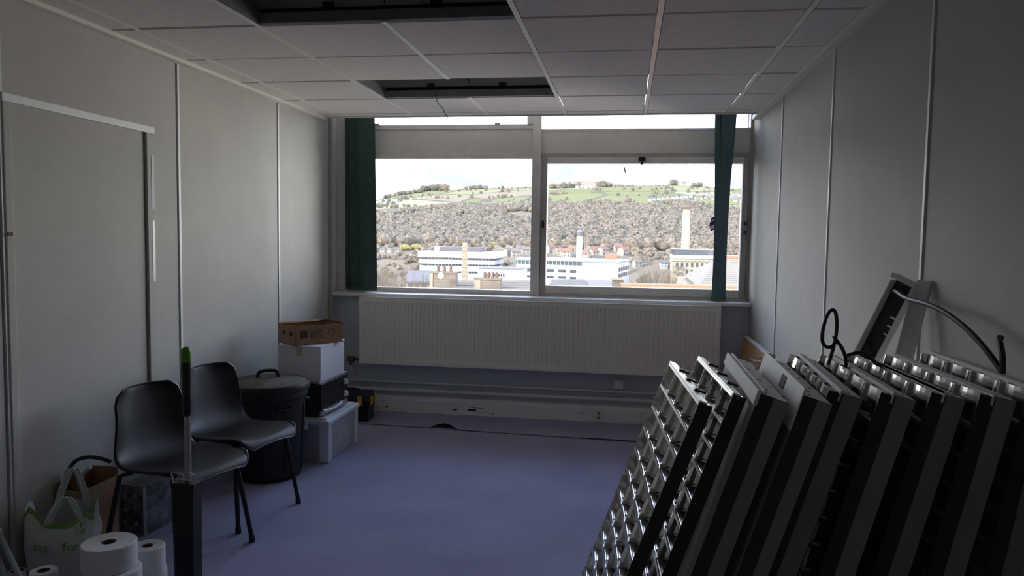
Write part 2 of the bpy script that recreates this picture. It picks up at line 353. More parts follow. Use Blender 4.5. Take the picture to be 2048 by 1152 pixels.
bx(LX+.02, RX-.02, 5.785, 5.80, CE-.012, CE+.05).build('edge_angle', 'bar', ce)
for h in HOLES:      # what the removed fitting left: upstands, a dark rail and a galvanised strap in the void
    bx(h[0]+.012, h[1]-.012, h[3]-.012, h[3]-.008, CE+.004, CE+.05).build('hole_upstand', 'galv', ce)
    bx(h[0]+.012, h[0]+.016, h[2], h[3], CE+.004, CE+.07).build('hole_upstand', 'galv', ce)
    bx(h[0]-.3, h[1]+.3, h[3]+.05, h[3]+.10, CE+.05, CE+.085).build('void_rail', 'chip', ce)
    bx(h[0]-.4, h[1]+.4, h[3]+.16, h[3]+.18, CE+.03, 3.1).build('plenum_board', 'white_paint', ce)
    for k in (.3, .8): bx(h[0]+k, h[0]+k+.05, h[3]+.03, h[3]+.05, CE+.08, CE+.105).build('rail_clip', 'dark_metal', ce)
    MB().tube([(h[0]+.55, h[3]+.1, 3.1), (h[0]+.58, h[3]-.02, CE+.2), (h[0]+.62, h[3]-.05, CE+.06)], .003, 6).build('hanger_wire', 'dark_metal', ce)
w = MB().tube([AY(868, 168, 5.1), AY(872, 195, 5.0), AY(876, 207, 4.98), AY(886, 216, 4.97), AY(890, 228, 4.96), AY(898, 238, 4.95), AY(897, 246, 4.95)], .0022, 6, 2)
tag(w.build('loose_wire', 'cable', smooth=True), 'thin loose wire dangling from the far ceiling opening', 'wire')

# ------------------------------------------------------------------ windows
def fr_box(p, name, m, x0, x1, y0, y1, z0, z1, bev=.004): return bx(x0, x1, y0, y1, z0, z1).build(name, m, p, bev=bev)
# fixed left light
w1 = struct(thing('window_1', 'large fixed window light with painted frame', 'window'))
F0, F1 = WY-.03, WY+.05
fr_box(w1, 'frame_stile', 'frame_paint', LX-.02, -2.385, F0-.02, F1, 1.01, 2.9)
fr_box(w1, 'frame_stile', 'frame_paint', -2.385, -2.20, F0+.012, F1, 1.01, 2.15)
fr_box(w1, 'frame_rail', 'frame_paint', -2.385, -.785, F0, F1, 1.008, 1.05)
fr_box(w1, 'frame_rail', 'frame_paint', -2.385, -.785, F0, F1, 2.155, 2.195)
bx(-2.21, -.785, WY+.005, WY+.011, 1.04, 2.165).build('pane', 'glass', w1)
# right opening sash
w2 = struct(thing('window_2', 'right-hand opening window with a heavy sash frame', 'window'))
fr_box(w2, 'mullion', 'frame_paint', -.79, -.715, F0-.03, F1+.02, 1.008, 2.9)
fr_box(w2, 'frame_rail', 'frame_paint', -.715, RX, F0-.005, F1, 1.008, 1.035)
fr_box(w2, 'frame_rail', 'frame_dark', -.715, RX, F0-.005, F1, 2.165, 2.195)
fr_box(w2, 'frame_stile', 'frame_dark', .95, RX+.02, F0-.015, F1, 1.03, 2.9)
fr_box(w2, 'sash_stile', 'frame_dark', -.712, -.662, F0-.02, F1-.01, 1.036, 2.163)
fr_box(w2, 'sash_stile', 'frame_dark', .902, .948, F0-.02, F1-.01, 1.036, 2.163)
fr_box(w2, 'sash_rail', 'frame_paint', -.662, .902, F0-.02, F1-.01, 1.036, 1.10)
fr_box(w2, 'sash_rail', 'frame_paint', -.662, .902, F0-.02, F1-.01, 2.113, 2.163)
bx(-.67, .91, WY+.005, WY+.011, 1.09, 2.12).build('pane', 'glass', w2)
hd = MB().box(.08, .135, F0-.045, F0-.02, 2.128, 2.16).box(.095, .118, F0-.06, F0-.035, 2.10, 2.15).build('catch', 'chip', w2, bev=.004)
for z in (1.55, 1.62): bx(.915, .94, F0-.05, F0-.018, z, z+.03).build('stay', 'dark_metal', w2)
bx(-.70, -.675, F0-.04, F0-.018, 1.58, 1.64).build('stay', 'dark_metal', w2, bev=.004)
p = AY(1249, 341, WY+.002); MB().box(p.x-.008, p.x+.006, WY+.001, WY+.0045, p.z-.004, p.z+.028).box(p.x, p.x+.012, WY+.001, WY+.0045, p.z-.022, p.z+.006).build('smear', 'frame_dark', w2)
# infill band and the lights above it
w3 = struct(thing('window_3', 'narrow upper window strip above the left light', 'window'))
fr_box(w3, 'infill_panel', 'infill', -2.385, -.785, F0+.015, F1, 2.195, 2.40, 0)
fr_box(w3, 'frame_rail', 'frame_paint', -2.385, -.785, F0-.012, F1, 2.398, 2.436)
fr_box(w3, 'frame_stile', 'frame_paint', -.838, -.785, F0-.012, F1, 2.42, 2.88)
bx(-2.385, -.838, WY+.005, WY+.011, 2.43, 2.87).build('pane', 'glass', w3)
for px in (755, 995): q = AY(px, 249, F0-.01); bx(q.x-.02, q.x+.02, F0-.03, F0-.006, 2.43, 2.447).build('catch', 'frame_dark', w3)
w4 = struct(thing('window_4', 'narrow upper window strip above the opening sash', 'window'))
fr_box(w4, 'infill_panel', 'infill', -.715, .95, F0+.015, F1, 2.195, 2.385, 0)
fr_box(w4, 'frame_rail', 'frame_paint', -.715, .95, F0, F1, 2.378, 2.396)
bx(-.715, .95, WY+.005, WY+.011, 2.39, 2.87).build('pane', 'glass', w4)

# vertical blinds (bunched vanes)
def blind(name, label, m, spots, ztop, zbot):
    t = thing(name, label, 'blind')
    for (xt, at, xb, ab, y, wd) in spots:
        P = []
        for i in range(15):
            f = i/14; z = ztop+(zbot-ztop)*f; x = xt+(xb-xt)*f; a = at+(ab-at)*(f*f*(3-2*f))
            w_ = wd*(.82+.18*math.cos(f*5)) if at != ab else wd
            P.append([(x+math.cos(a)*w_*u, y+math.sin(a)*w_*u+.004*math.sin(u*6), z) for u in (-.5, -.25, 0, .25, .5)])
        o = MB().grid(P).build('blind_vane', m, t, smooth=True); sm = o.modifiers.new('thickness', 'SOLIDIFY'); sm.thickness = .0012
        bx(-wd*.46, wd*.46, -.004, .004, zbot-.003, zbot+.03, M=Matrix.Translation((xb, y, 0)) @ Matrix.Rotation(ab, 4, 'Z')).build('bottom_weight', m, t)
    bx(spots[0][0]-.15, spots[0][0]+.15, 6.10, 6.15, ztop, ztop+.03).build('head_rail', 'strip', t)
    return t
blind('vertical_blind', 'bunched dark green vertical blind over the left window edge', 'blind_green',
      [(-2.205, .10, -2.175, .10, 6.12, .155), (-2.315, -.25, -2.305, -.2, 6.135, .13), (-2.24, .2, -2.235, .2, 6.15, .13), (-2.27, -.05, -2.255, -.02, 6.165, .13), (-2.36, .5, -2.352, .5, 6.175, .09)], 2.78, 1.03)
blind('vertical_blind', 'twisted teal vertical blind hanging in front of the right sash', 'blind_teal',
      [(.685, .9, .735, .12, 6.10, .125), (.775, .25, .74, .45, 6.125, .135), (.73, -.5, .735, -.15, 6.15, .12), (.74, .3, .735, .1, 6.17, .11)], 2.78, 1.022)
fg = thing('pennant', 'small blue, red and white striped pennant hung behind the teal blind', 'flag', AY(1424, 450, 6.176))
for i, m in enumerate(('flag_blue', 'flag_white', 'flag_red', 'flag_blue', 'flag_white', 'flag_blue')):
    z = -.05+.017*i; a = -.022+.004*abs(i-2.5); MB().hexa([Vector((a, -.001, z)), Vector((.05, -.001, z+.03)), Vector((.05, .001, z+.03)), Vector((a, .001, z))], [Vector((a, -.001, z+.017)), Vector((.05, -.001, z+.047)), Vector((.05, .001, z+.047)), Vector((a, .001, z+.017))]).build('stripe', m, fg)

# ------------------------------------------------------------------ radiator, pipes, skirting
rd = thing('radiator', 'long cream ribbed panel radiator under the window', 'radiator')
x0, x1, z0, z1, yf = -2.19, .738, .425, .99, 5.93
nf = 82; pts = []; pit = (x1-x0-.06)/nf
for z, dd in ((z0+.012, 0), (z0+.04, 0), (z0+.06, 1), (z1-.06, 1), (z1-.04, 0), (z1-.012, 0)):
    row = [(x0, yf+.012, z), (x0+.012, yf, z)]
    for i in range(nf):
        xx = x0+.03+pit*i
        row += [(xx+pit*.08, yf, z), (xx+pit*.3, yf+.010*dd, z), (xx+pit*.5, yf+.010*dd, z), (xx+pit*.72, yf, z)]
    row += [(x1-.012, yf, z), (x1, yf+.012, z)]; pts.append(row)
MB().grid(pts).build('front_panel', 'rad', rd)
MB().box(x0, x1, yf+.002, yf+.014, z1-.014, z1).box(x0, x1, yf+.002, yf+.014, z0, z0+.014).build('panel_rim', 'rad', rd, bev=.003)
bx(x0+.01, x1-.01, yf+.07, yf+.085, z0, z1-.01).build('rear_panel', 'rad', rd)
for x in (x0, x1-.006): bx(x, x+.006, yf+.006, yf+.085, z0+.01, z1-.003).build('end_cover', 'rad', rd)
bx(x0+.006, x1-.006, yf+.016, yf+.07, z1-.012, z1-.006).build('top_grille', 'rad', rd)
for x in (-1.9, -.7, .5): bx(x, x+.03, yf+.085, 6.0735, z0+.08, z1-.1).build('wall_bracket', 'rad', rd)
v = MB().cyl((x0, 5.985, .452), (-2.25, 5.985, .452), .012).cyl((-2.25, 5.985, .452), (-2.31, 5.985, .452), .024).cyl((-2.28, 5.985, .40), (-2.28, 5.985, .452), .013).build('valve', 'stone_dark', rd, smooth=True)
v['label'] = 'dull brass radiator valve'
def pipe(label, za, zb, r, clipx):
    pp = thing('heating_pipe', label, 'pipe'); MB().cyl((LX+.03, 6.045, za), (RX, 6.045, zb), r, n=12).build('pipe_run', 'pipe_paint', pp, smooth=True)
    for x in clipx:
        z = za+(zb-za)*(x-LX)/(RX-LX); MB().cyl((x-.009, 6.045, z), (x+.009, 6.045, z), r+.006).box(x-.008, x+.008, 6.05, 6.0735, z-.01, z+.012).build('pipe_clip', 'pipe_paint', pp)
    return pp
cl = (-2.08, -1.13, .03, .6)
pp = pipe('thin upper heating pipe running along the wall under the radiator', .262, .262, .010, cl)
MB().tube([(-2.28, 6.0, .43), (-2.28, 6.0, .34), (-2.28, 6.045, .27)], .008, 8, 1).build('riser', 'pipe_paint', pp, smooth=True)
pipe('thicker lower heating pipe just above the skirting trunking', .192, .20, .016, cl)
bb = struct(bx(LX+.02, RX, 6.03, 6.08, 0, .143).build('baseboard_front', 'white_paint', bev=.004), 'chipped white skirting trunking under the window', 'skirting')
bx(LX+.02, RX, 6.026, 6.031, .105, .110).build('trunking_lip', 'white_paint', bb)
for (a, b, c, d) in ((942, 814, 966, 817), (936, 818, 952, 823), (945, 824, 980, 826), (905, 818, 914, 821), (893, 815, 901, 816.5), (1157, 825, 1174, 827), (750, 814, 756, 817), (770, 812, 776, 814), (984, 826, 988, 828)):
    p = AY(a, b, 6.03); q = AY(c, d, 6.03); bx(p.x, q.x, 6.0285, 6.031, q.z, p.z).build('paint_chip', 'chip', bb)
so = thing('double_socket', 'white double power socket on the skirting trunking', 'socket', AY(1262, 833, 6.03))
fp_ = bx(-.073, .073, -.010, .002, -.04, .04).build('face_plate', 'socket', so, bev=.004)
for s in (-.038, .038):
    for a, b, w_, h_ in ((0, .012, .004, .009), (-.011, -.008, .007, .004), (.011, -.008, .007, .004)): bx(s+a-w_/2, s+a+w_/2, -.0112, -.009, b-h_/2, b+h_/2).build('pin_hole', 'chip', fp_)
    bx(s*.35-.006, s*.35+.006, -.013, -.009, .014, .03).build('rocker', 'socket', so)
so = thing('outlet_plate', 'small cream outlet plate with two brown sockets on the trunking', 'socket', AY(1197, 831, 6.03))
bx(-.042, .042, -.009, .002, -.045, .045).build('face_plate', 'cream', so, bev=.003)
for z in (-.016, .02): MB().cyl((.0, -.012, z), (.0, -.006, z), .011).build('round_socket', 'core', so)
so = thing('switch_box', 'little white surface box on the wall below the radiator', 'switch', AY(1237, 768, 6.06))
bx(-.038, .038, -.028, .016, -.038, .038).build('box', 'socket', so, bev=.004)
bx(-.02, .02, -.031, -.027, -.02, .02).build('cover', 'white_paint', so)

# ================================================================== LEFT-HAND OBJECTS
# chairs
def make_chair(label, loc, rz):
    t = thing('plastic_chair', label, 'chair', loc, rz, 'black plastic chairs')
    prof = [(.235, .415), (.225, .437), (.19, .445), (.08, .432), (-.06, .420), (-.135, .428), (-.185, .468), (-.212, .54), (-.232, .64), (-.252, .74), (-.258, .775)]
    P = []; n = len(prof)
    for i, (x, z) in enumerate(prof):
        f = i/(n-1); w_ = .205+.012*math.sin(f*3) if i < 6 else .215-.012*(i-6)
        if i == 0: w_ = .15
        if i == 1: w_ = .187
        if i == n-1: w_ = .135
        if i == n-2: w_ = .182
        row = []
        for k in range(13):
            u = -1+2*k/12; a = abs(u)**2.6
            back = max(0, min(1, (i-5)/3))
            row.append((x+back*.055*a, u*w_, z+(1-back)*(.022*a if i > 1 else -.012*a)+.0))
        P.append(row)
    o = MB().grid(P).build('seat_shell', 'plastic_black', t, smooth=True)
    md = o.modifiers.new('thickness', 'SOLIDIFY'); md.thickness = .006; md.offset = -1
    md = o.modifiers.new('smooth', 'SUBSURF'); md.levels = 1; md.render_levels = 2
    rim = [P[i][0] for i in range(n)]+[P[-1][k] for k in range(1, 12)]+[P[i][12] for i in range(n-1, -1, -1)]+[P[0][k] for k in range(11, 0, -1)]
    MB().tube(rim+[rim[0]], .0065, 6, 1).build('shell_rim', 'plastic_black', t, smooth=True)
    for sx, sy in ((1, 1), (1, -1), (-1, 1), (-1, -1)):
        lg = MB().tube([(sx*.13 - .01, sy*.165, .412), (sx*.16-.01, sy*.19, .40), (.205 if sx > 0 else -.235, sy*.232, .012)], .0115, 10).build('leg', 'black_steel', t, smooth=True)
        x = .205 if sx > 0 else -.235; MB().cyl((x, sy*.232, 0), (x-.002*sx, sy*.231, .03), .0145).build('foot_cap', 'plastic_black', lg)
    for sx in (1, -1): MB().tube([(sx*.13-.01, -.165, .412), (sx*.13-.01, .165, .412)], .0115, 8).build('cross_tube', 'black_steel', t, smooth=True)
    for sy in (1, -1): MB().tube([(-.14, sy*.12, .412), (.12, sy*.12, .416)], .01, 8).build('side_tube', 'black_steel', t, smooth=True)
    return t
make_chair('black moulded plastic chair beside the carrier bag and printed carton', (-2.02, 3.14, 0), R(-13))
make_chair('black moulded plastic chair next to the dustbin', (-2.03, 3.68, 0), R(-14))

# dustbin
bn = thing('dustbin', 'tall black plastic dustbin with a dusty lid beside the chairs', 'bin', (-2.175, 4.30, 0))
MB().lathe([(.19, 0), (.197, .01), (.205, .18), (.222, .50), (.235, .505), (.235, .545), (.228, .56), (.222, .56), (.20, .03)], n=40).build('body', 'bin_black', bn, smooth=True)
for k in range(8): a = k*math.pi/4+.2; MB().hexa([Vector((math.cos(a+d)*r_, math.sin(a+d)*r_, .05)) for d, r_ in ((-.06, .196), (-.05, .206), (.05, .206), (.06, .196))], [Vector((math.cos(a+d)*r_, math.sin(a+d)*r_, .46)) for d, r_ in ((-.06, .215), (-.05, .225), (.05, .225), (.06, .215))]).build('rib', 'bin_black', bn)
ld = MB().lathe([(.238, .545), (.250, .548), (.252, .572), (.245, .588), (.232, .592)], n=48, close=False).build('lid_rim', 'bin_black', bn, smooth=True)
ld = MB().lathe([(.236, .588), (.20, .600), (.10, .612), (.0005, .615)], n=48).build('lid', 'bin_dust', bn, smooth=True)
MB().tube([(-.055, -.03, .605), (-.05, -.03, .64), (-.03, -.028, .655), (.03, .02, .655), (.05, .028, .64), (.055, .03, .605)], .011, 8, 1).build('lid_handle', 'bin_black', ld, smooth=True)
for s in (-.7, .95): c_, s_ = math.cos(s), math.sin(s); MB().tube([(c_*.225-s_*.05, s_*.225+c_*.05, .46), (c_*.255-s_*.045, s_*.255+c_*.045, .45), (c_*.255+s_*.045, s_*.255-c_*.045, .45), (c_*.225+s_*.05, s_*.225-c_*.05, .46)], .009, 8).build('side_handle', 'bin_black', bn, smooth=True)

# clear crate
ct = thing('storage_crate', 'clear plastic lidded storage crate under the microwave', 'crate', (-2.09, 4.855, 0))
hx, hy, H = .19, .275, .262
def shell(mb, x, y, z0, z1, tp, t_):
    for s in (-1, 1):
        mb.hexa([Vector((-x, s*y-t_*(s > 0), z0)), Vector((x, s*y-t_*(s > 0), z0)), Vector((x, s*y+t_*(s < 0), z0)), Vector((-x, s*y+t_*(s < 0), z0))], [Vector((-x-tp, s*(y+tp)-t_*(s > 0), z1)), Vector((x+tp, s*(y+tp)-t_*(s > 0), z1)), Vector((x+tp, s*(y+tp)+t_*(s < 0), z1)), Vector((-x-tp, s*(y+tp)+t_*(s < 0), z1))])
        mb.hexa([Vector((s*x-t_*(s > 0), -y, z0)), Vector((s*x+t_*(s < 0), -y, z0)), Vector((s*x+t_*(s < 0), y, z0)), Vector((s*x-t_*(s > 0), y, z0))], [Vector((s*(x+tp)-t_*(s > 0), -y-tp, z1)), Vector((s*(x+tp)+t_*(s < 0), -y-tp, z1)), Vector((s*(x+tp)+t_*(s < 0), y+tp, z1)), Vector((s*(x+tp)-t_*(s > 0), y+tp, z1))])
    return mb
shell(MB(), hx-.012, hy-.012, .006, H, .012, .003).box(-hx+.012, hx-.012, -hy+.012, hy-.012, .004, .008).build('crate_body', 'clear_plastic', ct)
for sx in (-1, 1):
    for sy in (-1, 1):
        o = MB().box(-.03, .03, -.006, .006, .002, H-.006).box(sx*.024-.006, sx*.024+.006, min(0, -sy*.055), max(0, -sy*.055), .002, H-.006).build('corner_post', 'lid_plastic', ct); o.location = (sx*(hx-.03), sy*(hy-.006), 0)
        MB().box(-.04, .04, -.03, .03, 0, .008).build('foot', 'lid_plastic', ct, bev=.003).location = (sx*(hx-.04), sy*(hy-.03), 0)
MB().box(-hx-.01, hx+.01, -hy-.01, hy+.01, H-.008, H+.02).box(-hx+.02, hx-.02, -hy+.02, hy-.02, H+.02, H+.034).build('lid', 'lid_plastic', ct, bev=.006)
for sy in (-1, 1): bx(-.05, .05, sy*(hy+.012)-.006, sy*(hy+.012)+.006, H-.04, H+.024).build('lid_clip', 'lid_plastic', ct, bev=.003)
for i, (m, a, b, c, d, e) in enumerate((('flag_blue', -.14, -.02, -.215, -.02, .19), ('cardboard', .0, .15, -.2, .03, .16), ('white_card', -.12, .13, .05, .20, .20), ('flag_red', .02, .12, .04, .048, .1))):
    tag(bx(a, b, c, d, .0078, e).build('stored_pack', m, bev=.004), ('blue pack seen through the clear crate', 'brown carton seen through the clear crate', 'white carton seen through the clear crate', 'thin red folder seen through the clear crate')[i], 'box').location = (-2.09, 4.855, 0)

# microwave
mw = thing('microwave', 'black and silver microwave oven standing on the clear crate', 'microwave', (-2.10, 4.81, H+.034), R(-3))
bx(-.16, .145, -.21, .21, .012, .235).build('body', 'mw_side', mw, bev=.005)
bx(-.16, .15, -.212, .212, .225, .24).build('top_panel', 'mw_silver', mw, bev=.004)
dm_ = bx(.145, .158, -.208, .115, .045, .222).build('door', 'mw_black', mw, bev=.004)
bx(.145, .157, -.208, .208, .012, .046).build('lower_fascia', 'mw_silver', mw, bev=.004)
MB().tube([(.160, -.19, .045), (.172, -.14, .036), (.176, -.05, .032), (.172, .05, .036), (.160, .10, .045)], .009, 8, 1).build('door_handle', 'mw_silver', dm_, smooth=True)
cp_ = bx(.145, .157, .118, .208, .046, .222).build('control_panel', 'mw_black', mw, bev=.003)
for z in (.09, .175): MB().cyl((.155, .163, z), (.175, .163, z), .022, .018, 16).box(.174, .180, .159, .167, z-.016, z+.016).build('knob', 'socket', cp_, smooth=True)
for i in range(9): bx(-.13, -.03, -.2115, -.2095, .06+i*.012, .065+i*.012).build('vent_slot', 'chip', mw)
for sx in (-.12, .11):
    for sy in (-.17, .17): MB().cyl((sx, sy, 0), (sx, sy, .014), .014).build('foot', 'plastic_black', mw)
ZM = H+.034+.24
# white carton
wb = thing('white_carton', 'closed white carton standing on the microwave', 'box', (-2.105, 4.80, ZM), R(-2))
bx(-.15, .15, -.19, .19, 0, .225).build('carton_body', 'white_card', wb, bev=.003)
bx(-.152, .154, -.192, .0, .2255, .229).build('flap', 'white_card', wb)
bx(-.152, .156, .002, .194, .2262, .2292, M=Matrix.Rotation(R(.6), 4, 'X')).build('flap', 'white_card', wb)
bx(-.02, .02, -.1915, -.19, .165, .225).build('tape_tab', 'tape', wb)
ZC = ZM+.231
# open cardboard tray
cb = thing('cardboard_tray', 'open brown cardboard box with dark printing on top of the white carton', 'box', (-2.115, 4.80, ZC), R(55))
L2, W2, HH = .178, .108, .125
bx(-L2, L2, -W2, W2, 0, .004).build('base', 'cardboard', cb)
CP = []
for nm, a in (('side', (-L2, L2, -W2, -W2+.005, 0, HH)), ('side', (-L2, L2, W2-.005, W2, 0, HH+.006)), ('end', (-L2, -L2+.005, -W2, W2, 0, HH+.003)), ('end', (L2-.005, L2, -W2, W2, 0, HH-.002))): CP.append(bx(*a).build(nm+'_panel', 'cardboard', cb))
bx(-.02, .02, -W2, W2, 0, .004, M=Matrix.Translation((L2, 0, HH)) @ Matrix.Rotation(R(35), 4, 'Y')).build('flap', 'cardboard', cb)
bx(-L2, L2-.05, -.012, .012, 0, .004, M=Matrix.Translation((0, W2, HH+.004)) @ Matrix.Rotation(R(20), 4, 'X')).build('torn_edge', 'cardboard', cb)
bx(.04, L2+.012, -W2-.02, -W2+.05, -.0015, .0015).build('loose_flap', 'cardboard', cb)
yq = -W2-.0008
bx(-.145, -.09, yq, yq+.002, .045, .095).build('printed_logo', 'print', CP[0])
for i in range(6): bx(-.075, .04-.012*(i % 3), yq, yq+.002, .038+.011*i, .0425+.011*i).build('printed_line', 'print', CP[0])
rg = MB()
for k in range(18):
    a = k*2*math.pi/18
    if k % 6 != 5: rg.box(-.0045, .0045, 0, .002, -.002, .002, M=Matrix.Translation((.095+.026*math.cos(a), yq, .068+.026*math.sin(a))) @ Matrix.Rotation(-a+math.pi/2, 4, 'Y'))
rg.build('printed_ring', 'print', CP[0])
for y in (-.05, .04): bx(-L2-.0008, -L2+.001, y-.018, y+.018, .06, .09).build('printed_mark', 'print', CP[2])
# toolbox
tb = thing('toolbox', 'black toolbox with a yellow catch on the floor behind the crate', 'toolbox', (-2.19, 5.73, .007), R(4))
MB().hexa([Vector((-.19, -.09, 0)), Vector((.17, -.09, 0)), Vector((.17, .09, 0)), Vector((-.19, .09, 0))], [Vector((-.2, -.1, .165)), Vector((.185, -.1, .165)), Vector((.185, .1, .165)), Vector((-.2, .1, .165))]).build('body', 'plastic_black', tb, bev=.006)
MB().hexa([Vector((-.205, -.105, .165)), Vector((.195, -.105, .165)), Vector((.195, .105, .165)), Vector((-.205, .105, .165))], [Vector((-.19, -.085, .225)), Vector((.175, -.085, .225)), Vector((.175, .085, .225)), Vector((-.19, .085, .225))]).build('lid', 'plastic_black', tb, bev=.008)
MB().tube([(-.08, 0, .22), (-.075, 0, .25), (.075, 0, .25), (.08, 0, .22)], .009, 8, 1).build('handle', 'plastic_black', tb, smooth=True)
for y in (-.06, .05): bx(.188, .202, y-.02, y+.02, .135, .205).build('catch', 'yellow', tb, bev=.003)
bx(.09, .13, -.112, -.102, .135, .205).build('catch', 'yellow', tb, bev=.003)

# long-handled tool standing in a black case
mp_ = thing('cleaning_pole', 'silver pole with green-tipped black grip standing in a slim black case', 'cleaning tool', (-1.648, 2.6, 0))
MB().hexa([Vector((x, y, 0)) for x, y in ((-.036, -.03), (.036, -.03), (.036, .03), (-.036, .03))], [Vector((x, y, .535)) for x, y in ((-.041, -.033), (.041, -.033), (.041, .033), (-.041, .033))]).build('case', 'bin_black', mp_, bev=.004)
MB().box(-.048, .048, -.038, .038, .528, .548).build('case_collar', 'plastic_black', mp_, bev=.003)
MB().cyl((.002, 0, .52), (.003, 0, .82), .0125, n=16).build('pole', 'alu_pole', mp_, smooth=True)
MB().lathe([(.013, .80), (.0165, .81), (.0165, .90), (.019, .96), (.018, 1.02), (.016, 1.03)], (.002, 0, 0), 16).build('grip', 'plastic_black', mp_, smooth=True)
MB().lathe([(.0165, 1.0), (.0185, 1.01), (.0185, 1.045), (.014, 1.062), (.004, 1.068)], (.002, 0, 0), 16).build('grip_cap', 'green_grip', mp_, smooth=True)
for s in (-1, 1): MB().tube([(s*.036, -.035, .545), (s*.045, -.036, .585), (s*.024, -.03, .588), (s*.018, -.02, .55)], .004, 8).build('clamp', 'alu_pole', mp_, smooth=True)
MB().cyl((-.03, -.03, .56), (.03, -.03, .56), .005).build('clamp_pin', 'alu_pole', mp_, smooth=True)

# toilet rolls
def roll(label, loc, r, h, grp='jumbo rolls', tilt=0):
    t = thing('paper_roll', label, 'paper roll', loc, random.random(), grp); c = .026 if r > .08 else .022
    pr = [(c, 0), (r-.004, 0), (r, .004), (r, h-.004), (r-.004, h), (c+.001, h-.001)]
    MB().lathe(pr, n=40, close=False).build('paper', 'paper', t, smooth=True)
    MB().lathe([(c, 0), (c, h-.002), (c-.003, h-.002), (c-.003, 0)], n=24, close=False).build('core_tube', 'core', t, smooth=True)
    MB().lathe([(c-.003, h*.25), (.001, h*.25)], n=16).build('core_inside', 'core', t)
    return t
roll('white jumbo paper roll at the bottom of the wider stack', (-1.945, 2.555, 0), .102, .1)
roll('white jumbo paper roll in the middle of the wider stack', (-1.935, 2.545, .1), .104, .1)
roll('white jumbo paper roll on top of the wider stack', (-1.957, 2.558, .2), .099, .1)
roll('white paper roll at the bottom of the narrower stack beside the jumbo rolls', (-1.94, 2.775, 0), .069, .098)
roll('white paper roll on top of the narrower stack beside the jumbo rolls', (-1.942, 2.77, .098), .068, .10)
p = AZ(87, 1140, .22); roll('tall white roll in front of the carrier bag', (p.x, p.y, 0), .048, .22)
p = AZ(30, 1140, .12); roll('small white roll tucked between the wall and the grey tubes', (max(p.x, LX+.055), p.y, 0), .036, .12)

# carrier bag
bgx, bgy = -2.305, 2.735
bg_ = thing('carrier_bag', 'crumpled white and green plastic carrier bag against the left wall', 'bag', (bgx, bgy, 0), R(27))
def bagpt(u, v, off=0):      # u angle, v 0..1 height
    a = u; ex = .55
    cx = math.copysign(abs(math.cos(a))**ex, math.cos(a)); cy = math.copysign(abs(math.sin(a))**ex, math.sin(a))
    w_ = .102+.028*math.sin(v*2.2); d_ = .066+.026*math.sin(v*2.6)
    z = .345*v+(.03*v*math.sin(2*a+.7))+(.025*math.sin(5*a) if v > .9 else 0)
    k = 1+.11*noise.noise(Vector((math.cos(a)*2.3, math.sin(a)*2.3, v*4)))*min(1, v*4)+off
    return Vector((cx*w_*k, cy*d_*k, max(.002, z)))
P = [[bagpt(2*math.pi*k/48, v) for k in range(49)] for v in [i/16 for i in range(17)]]
o = MB().grid(P).build('bag_body', 'bag', bg_, smooth=True)
P = [[bagpt(2*math.pi*k/48, v, .006) for k in range(49)] for v in (.93, .965, 1.0)]
MB().grid(P).build('green_hem', 'bag_green', bg_, smooth=True)
MB().grid([[Vector((x, y, .003)) for x in (-.1, .1)] for y in (-.06, .06)]).build('bag_base', 'bag', bg_)
P = [[bagpt(2*math.pi*k/48, v, .008) for k in range(24, 49)] for v in (.02, .06, .10, .14)]
g_ = MB()
for k in range(26):
    u = math.pi+k*math.pi/25; v = random.uniform(.10, .30); du = .05
    g_.add([bagpt(u-du, .03, .01), bagpt(u+du, .03, .01), bagpt(u+random.uniform(-.1, .1), v, .012)], [(0, 1, 2)])
g_.build('printed_grass', 'bag_green', bg_)
for s in (-1, 1):
    pts = [Vector((s*.03-.07, s*.05, .31)), Vector((s*.03-.045, s*.055, .40)), Vector((s*.03-.01, s*.05, .49)), Vector((s*.03+.012, s*.05, .50)), Vector((s*.03+.035, s*.055, .42)), Vector((s*.03+.06, s*.05, .31))]
    if s < 0: pts = [Vector((p.x+.06, p.y-.03, .30+(p.z-.31)*.62)) for p in pts]
    P = []
    Q = pts
    for _ in range(2):
        Q2 = [Q[0]]
        for a, b in zip(Q, Q[1:]): Q2 += [a*.75+b*.25, a*.25+b*.75]
        Q = Q2+[Q[-1]]
    for q in Q: P.append([q+Vector((-.014, .006, 0)), q+Vector((-.004, -.006, .004)), q+Vector((.008, .004, -.004)), q+Vector((.016, -.004, 0))])
    o = MB().grid(P).build('bag_handle', 'bag', bg_, smooth=True); md = o.modifiers.new('thickness', 'SOLIDIFY'); md.thickness = .001
def text_on(parent, body, size, fn, m, name='lettering'):
    cu = bpy.data.curves.new(name, 'FONT'); cu.body = body; cu.size = size; cu.resolution_u = 3
    ob = bpy.data.objects.new(name, cu); COL.objects.link(ob)
    me = bpy.data.meshes.new_from_object(ob.evaluated_get(bpy.context.evaluated_depsgraph_get())); bpy.data.objects.remove(ob)
    for v in me.vertices: v.co = fn(v.co.x, v.co.y)
    me.materials.clear(); me.materials.append(MATS[m]); o_ = link(name, me, parent); o_['kind'] = 'stuff'; return o_
def onbag(u0, v0): return lambda x, y: bagpt(u0+x*5.2, v0+y*2.9, .014)
text_on(bg_, 'bag for', .056, onbag(4.25, .60), 'bag_green'); text_on(bg_, 'life', .056, onbag(5.0, .80), 'bag_green')

